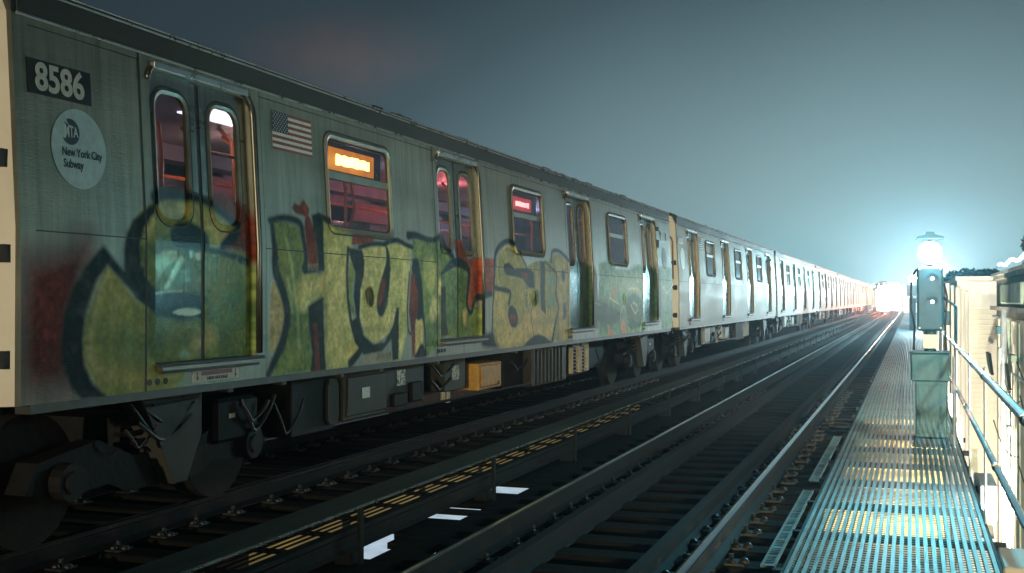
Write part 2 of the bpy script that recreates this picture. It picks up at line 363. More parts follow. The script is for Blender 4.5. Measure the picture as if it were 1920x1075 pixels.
def fill(k, pts, col, soft=.010, smooth=True, alpha=1.0, var=.35, col2=None, jit=.0):
    q = conv(k, pts)
    if smooth: q = smooth_pts(q, True)
    x0, x1, y0, y1 = region(q, .06)
    if x1 <= x0 or y1 <= y0: return
    X, Z = np.meshgrid(YS[x0:x1], ZS[y0:y1])
    X = X + (N_fine[y0:y1, x0:x1] - .5) * .012; Z = Z + (N_mid[y0:y1, x0:x1] - .5) * .012
    ins = np.zeros(X.shape, bool); dm = np.full(X.shape, 9.0)
    for a, b in zip(q, np.roll(q, -1, 0)):
        cond = (a[1] > Z) != (b[1] > Z)
        if b[1] != a[1]: ins ^= cond & (X < (b[0] - a[0]) * (Z - a[1]) / (b[1] - a[1]) + a[0])
        d = b - a; t = np.clip(((X - a[0]) * d[0] + (Z - a[1]) * d[1]) / max(1e-9, d @ d), 0, 1)
        dm = np.minimum(dm, (X - a[0] - t * d[0]) ** 2 + (Z - a[1] - t * d[1]) ** 2)
    sd = np.sqrt(dm) * np.where(ins, 1, -1)
    comp(x0, x1, y0, y1, (sd / (2 * soft) + .5) * alpha, col, var, col2)
def stroke(k, pts, wd, col, soft=.009, smooth=True, alpha=1.0, var=.3, col2=None):
    q = conv(k, pts)
    if smooth: q = smooth_pts(q, False)
    n = len(q); ws = np.interp(np.linspace(0, 1, n), np.linspace(0, 1, len(wd)), wd) if hasattr(wd, '__len__') else np.full(n, wd)
    x0, x1, y0, y1 = region(q, ws.max() + .05)
    if x1 <= x0 or y1 <= y0: return
    X, Z = np.meshgrid(YS[x0:x1], ZS[y0:y1]); dm = np.full(X.shape, -9.0)
    X = X + (N_fine[y0:y1, x0:x1] - .5) * .012
    for i in range(n - 1):
        a, b = q[i], q[i + 1]; d = b - a
        t = np.clip(((X - a[0]) * d[0] + (Z - a[1]) * d[1]) / max(1e-9, d @ d), 0, 1)
        dd = np.sqrt((X - a[0] - t * d[0]) ** 2 + (Z - a[1] - t * d[1]) ** 2)
        dm = np.maximum(dm, (ws[i] * (1 - t) + ws[i + 1] * t) / 2 - dd)
    comp(x0, x1, y0, y1, (dm / (2 * soft) + .5) * alpha, col, var, col2)
NAVY = (.012, .045, .065); NAVY2 = (.008, .025, .032); GRN = (.13, .18, .07); DGRN = (.055, .12, .05); LT = (.40, .40, .20); LT2 = (.25, .29, .12)
RED = (.15, .040, .028); DRED = (.14, .032, .028); YEL = (.46, .40, .16); PALE = (.42, .55, .42); TEAL = (.13, .33, .27)
# backgrounds
fill(1, [(-160, 400), (-60, 330), (60, 290), (170, 250), (190, 420), (120, 700), (110, 1000), (-170, 990)], DRED, .12, alpha=.85)
fill(2, [(350, 80), (420, 60), (480, 110), (530, 160), (555, 280), (545, 420), (470, 380), (380, 330), (400, 200)], RED, .04)
fill(2, [(40, 20), (220, 20), (220, 70), (60, 70)], (.16, .06, .03), .03, alpha=.5)
# S : body colour
fill(1, [(265, 410), (200, 540), (150, 700), (150, 860), (200, 960), (300, 1060), (620, 960), (620, 640), (480, 610), (380, 550)], LT2, .02, col2=GRN)
fill(2, [(60, 70), (160, 75), (290, 90), (400, 140), (470, 225), (420, 260), (385, 345), (532, 395), (535, 880), (40, 915), (-10, 600), (-80, 480), (-100, 350), (-70, 190)], GRN, .02, col2=DGRN)
fill(2, [(20, 120), (90, 85), (230, 95), (330, 130), (430, 220), (380, 330), (300, 280), (200, 200), (60, 270), (-40, 300), (-60, 200)], LT, .05, alpha=.75, col2=LT2)
fill(1, [(400, 900), (330, 900), (380, 960), (470, 1000), (560, 990), (520, 930)], YEL, .07, alpha=.45)
fill(1, [(170, 800), (210, 860), (300, 900), (400, 960), (380, 990), (250, 950), (180, 900)], LT, .05, alpha=.5)
stroke(1, [(265, 430), (215, 560), (190, 700), (180, 800), (200, 880), (280, 950)], .035, (.42, .46, .30), .03, alpha=.6)
stroke(1, [(310, 560), (280, 680)], .05, (.36, .42, .24), .03, alpha=.5)
fill(1, [(330, 700), (430, 690), (450, 860), (380, 900), (310, 820)], (.13, .26, .15), .08, alpha=.5)
# S : outlines
fill(1, [(240, 305), (160, 400), (95, 510), (50, 640), (35, 780), (45, 900), (85, 990), (130, 1050), (270, 1045), (190, 970), (148, 880), (140, 760), (160, 620), (205, 480), (262, 405), (330, 480), (400, 560), (470, 600), (520, 615), (530, 540), (460, 490), (420, 400), (415, 300), (440, 220), (500, 130), (560, 90), (620, 75), (620, 35), (540, 55), (460, 120), (380, 190), (350, 250), (338, 330), (340, 430), (290, 370)], NAVY, .018, smooth=False, col2=NAVY2)
stroke(2, [(30, 80), (110, 62), (230, 75), (330, 105), (410, 160), (470, 215)], [.09, .07, .06, .06], NAVY, .02)
stroke(2, [(475, 215), (470, 265), (420, 310), (395, 335)], [.05, .09, .05], NAVY, .015)
fill(2, [(140, 260), (160, 220), (230, 205), (300, 240), (330, 300), (320, 340), (250, 340), (160, 320)], NAVY, .02, col2=NAVY2)
fill(2, [(300, 330), (380, 340), (460, 365), (532, 395), (532, 430), (450, 390), (370, 365), (300, 350)], NAVY, .015, smooth=False)
fill(2, [(-70, 470), (0, 530), (60, 565), (180, 555), (290, 568), (300, 690), (200, 700), (60, 685), (-20, 625), (-70, 590)], NAVY, .016, smooth=False, col2=(.02, .07, .09))
fill(2, [(55, 385), (110, 345), (170, 350), (175, 390), (120, 430), (60, 525)], PALE, .012, smooth=False, col2=(.25, .40, .28))
stroke(2, [(195, 395), (160, 460), (118, 535)], [.055, .05, .04], PALE, .012, col2=(.3, .45, .33))
stroke(2, [(60, 565), (130, 555), (195, 553)], .012, (.45, .58, .50), .008)
fill(2, [(150, 660), (200, 642), (270, 645), (292, 660), (265, 675), (200, 673)], (.55, .72, .68), .008)  # signal lamp's reflection on the door, painted into the map
rs = random.Random(4)
for i in range(46):
    x = 60 + rs.random() * 460; y0 = 350 + rs.random() * 60 + max(0, x - 300) * .15; ln_ = 20 + rs.random() ** 2 * 190
    stroke(2, [(x, y0), (x + rs.uniform(-3, 3), y0 + ln_)], [.010, .004], rs.choice([PALE, (.28, .42, .24), (.18, .34, .24)]), .006, alpha=rs.uniform(.25, .8))
fill(2, [(235, 360), (245, 360), (247, 385), (236, 385)], (.6, .75, .7), .006); fill(2, [(266, 362), (288, 362), (288, 396), (268, 394)], (.6, .75, .7), .006)
fill(2, [(240, 830), (270, 760), (320, 735), (370, 750), (375, 830), (330, 860), (300, 880), (250, 880)], LT, .03, alpha=.5)
fill(2, [(180, 880), (210, 840), (240, 885)], (.2, .42, .38), .02, alpha=.6)
# bright strip between door and curve, then the H
fill(3, [(60, 500), (110, 570), (130, 680), (100, 830), (50, 900), (45, 700)], (.36, .34, .20), .02)
fill(3, [(50, 165), (130, 165), (215, 200), (235, 330), (245, 400), (230, 455), (345, 450), (355, 330), (335, 170), (400, 190), (520, 270), (480, 330), (475, 560), (500, 720), (560, 850), (540, 930), (480, 985), (370, 1000), (355, 800), (345, 590), (265, 640), (270, 760), (290, 1000), (60, 1030), (110, 860), (150, 700), (130, 560), (70, 440)], GRN, .015, smooth=False, col2=DGRN)
fill(3, [(338, 180), (400, 195), (500, 270), (480, 560), (520, 760), (550, 870), (480, 975), (375, 990), (360, 700), (350, 560), (230, 660), (180, 560), (250, 470), (345, 460)], LT, .05, alpha=.8, col2=LT2)
stroke(3, [(140, 270), (170, 420), (200, 640), (210, 860)], .035, (.30, .44, .26), .02, alpha=.6)
stroke(3, [(150, 490), (165, 580), (170, 660)], .05, (.34, .46, .26), .02, alpha=.7)
fill(3, [(215, 660), (250, 600), (310, 590), (260, 640), (240, 670)], (.40, .50, .28), .02, alpha=.7)
fill(3, [(338, 470), (362, 450), (365, 560), (340, 580)], YEL, .03, alpha=.6)
fill(3, [(470, 860), (540, 850), (555, 890), (500, 930)], YEL, .04, alpha=.7)
stroke(3, [(45, 160), (130, 145), (215, 175), (235, 260), (250, 370), (240, 430)], [.05, .07, .07], NAVY, .015)
fill(3, [(170, 90), (185, 60), (210, 75), (235, 40), (270, 90), (265, 130), (300, 210), (315, 330), (315, 420), (265, 420), (255, 320), (240, 200), (245, 140), (190, 120)], RED, .012, smooth=False)
fill(3, [(280, 130), (320, 115), (385, 150), (400, 200), (345, 165), (350, 330), (352, 445), (240, 460), (228, 420), (245, 385), (262, 420), (318, 415), (310, 300), (290, 190)], NAVY, .012, smooth=False, col2=NAVY2)
for i in range(7): stroke(3, [(262 + i * 9, 405), (262 + i * 9, 440)], .008, (.25, .28, .18), .005, alpha=.8)
fill(3, [(262, 640), (345, 588), (350, 760), (362, 1000), (275, 1010), (285, 900), (268, 760)], NAVY, .012, smooth=False, col2=NAVY2)
fill(3, [(288, 735), (312, 735), (325, 900), (330, 1010), (300, 1020), (298, 880)], RED, .008, smooth=False)
stroke(3, [(60, 190), (75, 330), (80, 440), (120, 560), (145, 680), (125, 820), (80, 930), (40, 1020)], [.06, .10, .10, .10, .07], NAVY, .018)
# U with hooked foot
fill(4, [(140, 235), (300, 220), (330, 200), (470, 230), (450, 480), (440, 800), (400, 990), (345, 990), (370, 650), (330, 800), (230, 880), (160, 830), (125, 700), (130, 520), (155, 380)], LT, .012, smooth=False, col2=LT2)
fill(4, [(60, 330), (95, 400), (75, 520), (90, 680), (60, 640), (45, 480)], GRN, .015)
for i in range(34):
    a = i / 33 * math.pi * 1.1; cx, cy = 270, 640
    stroke(4, [(cx + 70 * math.cos(a), cy + 60 * math.sin(a)), (cx + (110 + rs.random() * 20) * math.cos(a), cy + (150 + rs.random() * 30) * math.sin(a))], .007, rs.choice([(.50, .48, .22), (.12, .14, .06)]), .006, alpha=.5)
for i in range(60):
    y = 210 + i * 11; xa = rs.choice([145, 330, 335]); stroke(4, [(xa, y), (xa + 60, y - 8), (xa + 120, y + 4)], .006, (.16, .17, .08), .006, alpha=.3)
fill(4, [(300, 215), (325, 280), (328, 420), (310, 600), (285, 680), (258, 695), (238, 640), (245, 540), (275, 420), (300, 330)], NAVY, .012, col2=NAVY2)
fill(4, [(275, 450), (298, 450), (285, 560), (255, 630), (248, 570)], RED, .01)
fill(4, [(45, 230), (140, 250), (155, 320), (150, 420), (128, 520), (122, 700), (150, 820), (215, 880), (290, 865), (350, 750), (372, 635), (388, 640), (385, 985), (345, 990), (335, 850), (270, 930), (150, 950), (90, 870), (60, 730), (100, 700), (82, 560), (95, 400), (60, 300)], NAVY, .012, smooth=False, col2=NAVY2)
stroke(4, [(45, 240), (38, 420), (50, 620), (80, 780), (140, 890), (60, 1010)], [.05, .045, .05, .07, .09], NAVY, .012)
stroke(4, [(120, 230), (210, 205), (295, 210)], .045, NAVY, .01); stroke(4, [(295, 205), (370, 180), (440, 215), (480, 230)], .05, NAVY, .01)
fill(4, [(75, 140), (220, 155), (215, 195), (70, 215)], RED, .01, smooth=False)
fill(4, [(160, 520), (195, 490), (220, 560), (215, 620), (185, 630), (165, 580)], (.07, .09, .05), .012)
fill(4, [(150, 955), (335, 925), (335, 990), (130, 1010)], (.15, .15, .13), .015, smooth=False, alpha=.8)
# N over the second door
fill(5, [(50, 190), (140, 190), (215, 195), (250, 170), (330, 240), (395, 340), (470, 400), (480, 500), (470, 640), (560, 700), (570, 880), (290, 900), (160, 1030), (130, 760), (120, 540), (60, 320)], GRN, .015, smooth=False, col2=DGRN)
fill(5, [(140, 330), (200, 330), (225, 420), (215, 540), (165, 560), (135, 460)], LT2, .03, alpha=.9)
fill(5, [(195, 610), (235, 610), (240, 720), (200, 780), (170, 720)], LT, .03, alpha=.8)
fill(5, [(245, 470), (270, 480), (265, 580), (235, 580)], YEL, .02, alpha=.9); fill(5, [(450, 700), (475, 700), (465, 810), (445, 780)], YEL, .02, alpha=.8)
fill(5, [(75, 770), (125, 760), (130, 860), (120, 1000), (75, 1010)], YEL, .02, alpha=.75)
stroke(5, [(20, 160), (80, 160), (150, 185), (210, 190), (250, 160)], [.09, .06, .06], NAVY, .014)
fill(5, [(250, 170), (300, 160), (340, 240), (380, 300), (370, 330), (310, 260), (265, 240)], NAVY2, .02)
stroke(5, [(60, 400), (75, 480), (95, 600), (90, 740), (130, 760), (150, 1010)], [.10, .12, .10, .05, .03], NAVY, .012)
fill(5, [(50, 330), (90, 320), (120, 500), (135, 740), (85, 750), (80, 560), (50, 420)], NAVY, .012, smooth=False)
fill(5, [(40, 440), (70, 440), (95, 600), (85, 740), (70, 800), (70, 1020), (50, 1040), (45, 880), (25, 700)], RED, .010, smooth=False)
stroke(5, [(30, 430), (15, 650), (20, 830), (40, 870)], .03, NAVY, .01)
fill(5, [(80, 1000), (120, 940), (155, 1030), (70, 1040)], NAVY2, .015)
fill(5, [(380, 190), (430, 190), (480, 340), (560, 320), (640, 330), (632, 580), (560, 570), (530, 640), (510, 700), (478, 660), (470, 560), (490, 430), (400, 350)], RED, .012, smooth=False, col2=(.24, .06, .03))
stroke(5, [(290, 440), (340, 390), (390, 355), (460, 375), (490, 430), (480, 560), (475, 660), (505, 715), (535, 620), (600, 585), (632, 590)], [.03, .09, .11, .08, .06, .06, .08, .05], NAVY, .012)
fill(5, [(275, 540), (322, 520), (325, 760), (340, 880), (290, 890), (272, 700)], NAVY, .014, smooth=False, col2=(.04, .055, .06))
fill(5, [(560, 880), (650, 860), (690, 960), (560, 960)], NAVY2, .03)
# second word
fill(6, [(65, 480), (95, 300), (110, 190), (170, 130), (240, 150), (290, 230), (330, 300), (420, 250), (500, 260), (545, 210), (600, 200), (690, 270), (705, 330), (705, 900), (560, 905), (340, 950), (130, 965), (60, 820)], LT2, .012, smooth=False, col2=GRN)
fill(6, [(68, 500), (190, 520), (190, 640), (230, 780), (360, 640), (400, 600), (560, 640), (560, 830), (510, 890), (380, 860), (330, 930), (130, 955), (65, 820)], LT, .04, alpha=.75, col2=LT2)
fill(6, [(560, 220), (640, 230), (690, 300), (690, 880), (600, 900), (590, 640), (570, 400)], LT, .04, alpha=.6, col2=LT2)
for x in (330, 395, 440, 520): stroke(6, [(x, 310), (x + 5, 450), (x, 620)], .06, rs.choice([GRN, TEAL, DGRN]), .02, alpha=.7)
stroke(6, [(55, 880), (60, 640), (70, 480), (75, 330), (80, 210), (120, 130), (190, 95), (250, 140), (290, 220), (330, 300)], [.05, .05, .06, .07, .07, .06, .05, .04], NAVY, .012)
stroke(6, [(70, 470), (150, 490), (200, 510), (188, 600)], .06, NAVY, .012)
fill(6, [(150, 280), (190, 265), (235, 320), (330, 315), (390, 340), (395, 480), (350, 470), (300, 400), (230, 380), (170, 370), (148, 330)], NAVY, .01, smooth=False, col2=NAVY2)
fill(6, [(285, 352), (345, 352), (335, 420), (295, 390)], RED, .008, smooth=False)
fill(6, [(195, 620), (240, 640), (262, 710), (250, 785), (210, 785), (185, 700)], NAVY, .01)
fill(6, [(200, 690), (235, 690), (250, 745), (225, 765), (200, 730)], RED, .008)
fill(6, [(443, 260), (478, 260), (480, 560), (490, 690), (450, 650), (445, 500)], NAVY, .01, smooth=False)
fill(6, [(395, 500), (430, 500), (425, 600), (395, 610)], DGRN, .015)
stroke(6, [(480, 260), (530, 310), (575, 370), (570, 520), (590, 640), (565, 760), (540, 900)], [.03, .04, .07, .06, .05, .09], NAVY, .012)
stroke(6, [(530, 260), (540, 180), (600, 180), (680, 260), (700, 300)], .06, NAVY, .012)
fill(6, [(612, 340), (640, 340), (640, 400), (625, 425)], (.03, .07, .08), .012); fill(6, [(630, 600), (652, 600), (650, 700), (630, 730)], (.03, .07, .08), .012)
fill(6, [(320, 950), (380, 870), (430, 850), (490, 870), (530, 905), (530, 930)], NAVY2, .014)
stroke(6, [(395, 880), (370, 700), (390, 560)], .02, NAVY2, .01)
for p in ([(110, 460), (95, 340), (110, 220), (165, 140), (230, 160), (290, 240), (322, 300)], [(300, 560), (310, 500), (345, 500), (350, 600), (330, 650), (305, 600)], [(395, 780), (440, 680), (480, 700)], [(400, 820), (470, 850), (515, 890)]):
    stroke(6, p, .02, (.44, .46, .24), .010, alpha=.8)
fill(6, [(315, 700), (340, 700), (340, 770), (320, 775)], YEL, .012)
fill(6, [(510, 370), (545, 360), (540, 450), (510, 440)], TEAL, .02); fill(6, [(512, 530), (540, 530), (540, 620), (512, 620)], TEAL, .02)
# green panel beyond
DT = (.045, .10, .075)
fill(7, [(105, 290), (180, 270), (250, 300), (310, 330), (330, 420), (330, 880), (120, 870)], DT, .03, smooth=False, alpha=.85)
fill(7, [(335, 300), (400, 275), (470, 290), (490, 340), (620, 350), (680, 300), (740, 340), (745, 920), (335, 940)], TEAL, .03, smooth=False, alpha=.92, col2=(.05, .13, .11))
fill(7, [(530, 390), (640, 380), (745, 430), (745, 650), (600, 560), (480, 620), (400, 480)], (.24, .42, .37), .07, alpha=.55)
fill(7, [(880, 320), (990, 330), (1005, 450), (1000, 870), (885, 880)], (.15, .34, .31), .03, smooth=False, alpha=.92, col2=(.09, .22, .19))
fill(7, [(750, 330), (885, 320), (890, 800), (760, 820)], DT, .04, smooth=False, alpha=.6)
fill(7, [(330, 590), (540, 700), (520, 850), (335, 860)], (.05, .11, .08), .05, alpha=.6)
fill(7, [(418, 830), (475, 935), (425, 940)], (.40, .22, .14), .012, smooth=False); fill(7, [(540, 800), (575, 830), (580, 920), (540, 925)], (.40, .24, .15), .015)
fill(7, [(465, 520), (490, 530), (490, 600), (465, 600)], (.38, .24, .15), .02, alpha=.7)
fill(7, [(590, 640), (640, 560), (720, 640), (720, 800), (680, 870), (610, 870), (580, 760)], (.05, .13, .09), .02)
for p in ([(560, 660), (530, 760), (540, 870)], [(600, 880), (580, 740), (560, 640), (600, 540), (660, 530), (715, 600), (722, 760), (700, 890)], [(640, 640), (680, 680), (660, 740), (620, 660)], [(600, 520), (680, 520), (720, 570)], [(430, 600), (520, 660)], [(900, 500), (940, 560), (990, 490)]):
    stroke(7, p, .024, (.52, .66, .50), .010, alpha=.9)
for i in range(60):
    x = rs.uniform(340, 740); y = rs.uniform(380, 880)
    stroke(7, [(x, y), (x + rs.uniform(-25, 25), y + rs.uniform(-30, 30)), (x + rs.uniform(-40, 40), y + rs.uniform(-30, 40))], .01, rs.choice([(.30, .44, .36), (.2, .36, .3)]), .008, alpha=.35)
for i in range(16):
    x = rs.uniform(600, 1000); stroke(7, [(x, 900 - rs.random() * 14), (x + 4, 870 - rs.random() * 25)], .02, (.50, .55, .35), .012, alpha=.5)
# washed streaks and grime through the whole piece
A = PAINT[..., 3]; _lum = PAINT[..., :3].mean(-1, keepdims=True); PAINT[..., :3] *= .60 + 1.20 * np.clip((_lum - .03) / .07, 0, 1); PAINT[..., :3] *= (.86 + .28 * N_fine)[..., None] * (.80 + .40 * noise2(GH, GW, 7, 21, 3))[..., None]; PAINT[..., :3] *= (0.78 + .44 * N_streak)[..., None] * np.array([1.28, 1.06, .86], np.float32)
band = np.exp(-((ZS - 1.30) / .045) ** 2)[:, None]; PAINT[..., :3] *= (1 - .28 * band * (N_big * 1.3))[..., None]
PAINT[..., 3] = A * np.clip(.80 + .45 * N_mid, 0, 1)
PAINT[0, :, 3] = 0; PAINT[-1, :, 3] = 0; PAINT[:, 0, 3] = 0; PAINT[:, -1, 3] = 0
img = bpy.data.images.new("sprayed_paint_map", GW, GH, alpha=True, float_buffer=True); img.colorspace_settings.name = 'Non-Color'; img.alpha_mode = 'CHANNEL_PACKED'
img.pixels.foreach_set(PAINT.ravel()); img.update(); img.pack()

def paint_nodes(m):
    n = m.node_tree.nodes; l = m.node_tree.links
    t = n.new('ShaderNodeTexCoord'); s = n.new('ShaderNodeSeparateXYZ'); l.new(t.outputs['Object'], s.inputs[0])
    a = n.new('ShaderNodeMath'); a.operation = 'DIVIDE'; l.new(s.outputs[1], a.inputs[0]); a.inputs[1].default_value = CAR_L
    b = n.new('ShaderNodeMath'); b.operation = 'MULTIPLY_ADD'; l.new(s.outputs[2], b.inputs[0]); b.inputs[1].default_value = 1 / (GZ1 - GZ0); b.inputs[2].default_value = -GZ0 / (GZ1 - GZ0)
    c = n.new('ShaderNodeCombineXYZ'); l.new(a.outputs[0], c.inputs[0]); l.new(b.outputs[0], c.inputs[1])
    im = n.new('ShaderNodeTexImage'); im.image = img; im.extension = 'EXTEND'; im.interpolation = 'Cubic'; l.new(c.outputs[0], im.inputs[0])
    gt = n.new('ShaderNodeMath'); gt.operation = 'GREATER_THAN'; l.new(s.outputs[0], gt.inputs[0]); gt.inputs[1].default_value = .5
    al = n.new('ShaderNodeMath'); al.operation = 'MULTIPLY'; l.new(im.outputs[1], al.inputs[0]); l.new(gt.outputs[0], al.inputs[1])
    return im.outputs[0], al.outputs[0]
def painted(src, name, rough=.45):
    m = src.copy(); m.name = name; n = m.node_tree.nodes; l = m.node_tree.links; b = n['Principled BSDF']
    col, al = paint_nodes(m)
    old = b.inputs['Base Color'].links[0].from_socket
    mx = n.new('ShaderNodeMixRGB'); l.new(al, mx.inputs[0]); l.new(old, mx.inputs[1]); l.new(col, mx.inputs[2]); l.new(mx.outputs[0], b.inputs['Base Color'])
    mv = b.inputs['Metallic'].default_value
    sv = n.new('ShaderNodeMapRange'); l.new(al, sv.inputs[0]); sv.inputs[3].default_value = .5; sv.inputs[4].default_value = .07; l.new(sv.outputs[0], b.inputs['Specular IOR Level'])
    mm = n.new('ShaderNodeMapRange'); l.new(al, mm.inputs[0]); mm.inputs[3].default_value = mv; mm.inputs[4].default_value = 0; l.new(mm.outputs[0], b.inputs['Metallic'])
    ro = b.inputs['Roughness'].links[0].from_socket
    rm = n.new('ShaderNodeMixRGB'); l.new(al, rm.inputs[0]); l.new(ro, rm.inputs[1]); rm.inputs[2].default_value = (rough,) * 3 + (1,); l.new(rm.outputs[0], b.inputs['Roughness'])
    return m
M['disc2'] = mat('dark_disc', (.10, .13, .11), .5, 0, .3, 12)  # darker copy of the logo disc, its raking-view look in the colour
M['p_steel'] = painted(M['steel'], 'painted_side_steel', .5)
M['doorsteel'] = mat('door_leaf_steel', (.27, .30, .28), .28, .6, .16, 2.0, .15, 50, streak=.4, stretch=(1, .5, 2))
M['p_door'] = painted(M['doorsteel'], 'painted_door_steel', .22)
M['p_trim'] = painted(mat('window_trim', (.26, .27, .22), .42, .4, .2, 6), 'painted_window_trim', .4)
def glass_mat(name, tint, gloss=.12, dark=.35, paint=False):
    m = bpy.data.materials.new(name); m.use_nodes = True; n = m.node_tree.nodes; l = m.node_tree.links; n.clear()
    o = n.new('ShaderNodeOutputMaterial'); tr = n.new('ShaderNodeBsdfTransparent'); tr.inputs[0].default_value = tint + (1,)
    gl = n.new('ShaderNodeBsdfGlossy'); gl.inputs['Roughness'].default_value = .08; gl.inputs[0].default_value = (.8, .85, .9, 1)
    df = n.new('ShaderNodeBsdfDiffuse'); df.inputs[0].default_value = (.22, .24, .28, 1)
    t = n.new('ShaderNodeTexCoord'); z = n.new('ShaderNodeTexNoise'); z.inputs['Scale'].default_value = 5; z.inputs['Detail'].default_value = 6; l.new(t.outputs['Object'], z.inputs['Vector'])
    f = n.new('ShaderNodeMapRange'); f.inputs[1].default_value = .3; f.inputs[2].default_value = .75; f.inputs[3].default_value = dark * .4; f.inputs[4].default_value = dark; l.new(z.outputs[0], f.inputs[0])
    m1 = n.new('ShaderNodeMixShader'); l.new(f.outputs[0], m1.inputs[0]); l.new(tr.outputs[0], m1.inputs[1]); l.new(df.outputs[0], m1.inputs[2])
    fr = n.new('ShaderNodeFresnel'); fr.inputs[0].default_value = 1.5
    m2 = n.new('ShaderNodeMixShader'); l.new(fr.outputs[0], m2.inputs[0]); l.new(m1.outputs[0], m2.inputs[1]); l.new(gl.outputs[0], m2.inputs[2])
    last = m2.outputs[0]
    if paint:
        col, al = paint_nodes(m); d2 = n.new('ShaderNodeBsdfPrincipled'); d2.inputs['Roughness'].default_value = .4; l.new(col, d2.inputs['Base Color'])
        m3 = n.new('ShaderNodeMixShader'); l.new(al, m3.inputs[0]); l.new(last, m3.inputs[1]); l.new(d2.outputs[0], m3.inputs[2]); last = m3.outputs[0]
    l.new(last, o.inputs[0]); return m
M['p_glass'] = glass_mat('scratched_glass_painted', (.80, .76, .84), dark=.38, paint=True)
M['glass'] = glass_mat('dusty_glass', (.5, .55, .6), dark=.8)

# ------------------------------------------------------------------ text
def text_mesh(s, size, bold=.0, align='CENTER'):
    cu = bpy.data.curves.new("t", 'FONT'); cu.body = s; cu.size = size; cu.offset = bold; cu.align_x = align; cu.align_y = 'CENTER'; cu.extrude = 0.0008; cu.resolution_u = 6
    ob = bpy.data.objects.new("t", cu); COL.objects.link(ob); dg = bpy.context.evaluated_depsgraph_get()
    me = bpy.data.meshes.new_from_object(ob.evaluated_get(dg)); bpy.data.objects.remove(ob); bpy.data.curves.remove(cu); return me
W = 1.40
def sx(z): return W if z <= 1.97 else W - .0599 * (z - 1.97)
def side_text(name, s, yc, zc, size, mt, parent, bold=0, sy=1.0, off=.008, align='CENTER', sz=1.0):
    me = text_mesh(s, size, bold, align)
    for v in me.vertices:
        x, y, z = v.co; zz = zc + y * sz; v.co = (sx(zz) + off + z, yc + x * sy, zz)
    me.materials.clear(); me.materials.append(mt)
    ob = bpy.data.objects.new(name, me); COL.objects.link(ob); ob.parent = parent; return ob

# ------------------------------------------------------------------ subway car
def rr_pts(yc, zc, w, h, r, n=6):
    out = []
    for cx, cz, a0 in ((yc + w / 2 - r, zc + h / 2 - r, 0), (yc - w / 2 + r, zc + h / 2 - r, 90), (yc - w / 2 + r, zc - h / 2 + r, 180), (yc + w / 2 - r, zc - h / 2 + r, 270)):
        for i in range(n + 1):
            a = R(a0 + 90 * i / n); out.append((cx + r * math.cos(a), cz + r * math.sin(a)))
    return out
def ring(mb, yc, zc, w, h, r, t, off, depth=.03, sgn=1, bot_r=None):
    """frame ring: outer size w,h, thickness t, standing 'off' proud of the side sheet"""
    O = rr_pts(yc, zc, w, h, r); I = rr_pts(yc, zc, w - 2 * t, h - 2 * t, max(.01, r - t)); n = len(O)
    Mi = rr_pts(yc, zc, w - t, h - t, max(.01, r - t / 2))
    X = lambda z, o_: sgn * (sx(z) + o_)
    vs = [(X(z, .001), y, z) for y, z in O] + [(X(z, off), y, z) for y, z in Mi] + [(X(z, off * .5), y, z) for y, z in I] + [(X(z, -depth), y, z) for y, z in I]
    fs = []
    for k in range(3):
        for i in range(n): j = (i + 1) % n; fs.append((k * n + i, k * n + j, (k + 1) * n + j, (k + 1) * n + i))
    mb.add(vs, fs)
DOORS = [1.82, 6.65, 11.48, 16.31]; WINS = [4.24, 9.07, 13.90]
DHW = .61; ZT = 1.15; ZD = 3.095
def sheet(mb, ys, zs, holes, off=0.0, sgn=1):
    for i in range(len(ys) - 1):
        for j in range(len(zs) - 1):
            ym = (ys[i] + ys[i + 1]) / 2; zm = (zs[j] + zs[j + 1]) / 2
            if any(h[0] < ym < h[1] and h[2] < zm < h[3] for h in holes): continue
            a, b, c, d = (ys[i], zs[j]), (ys[i + 1], zs[j]), (ys[i + 1], zs[j + 1]), (ys[i], zs[j + 1])
            q = [(sgn * (sx(z) + off), y, z) for y, z in (a, b, c, d)]
            if sgn < 0: q.reverse()
            mb.quad(*q)
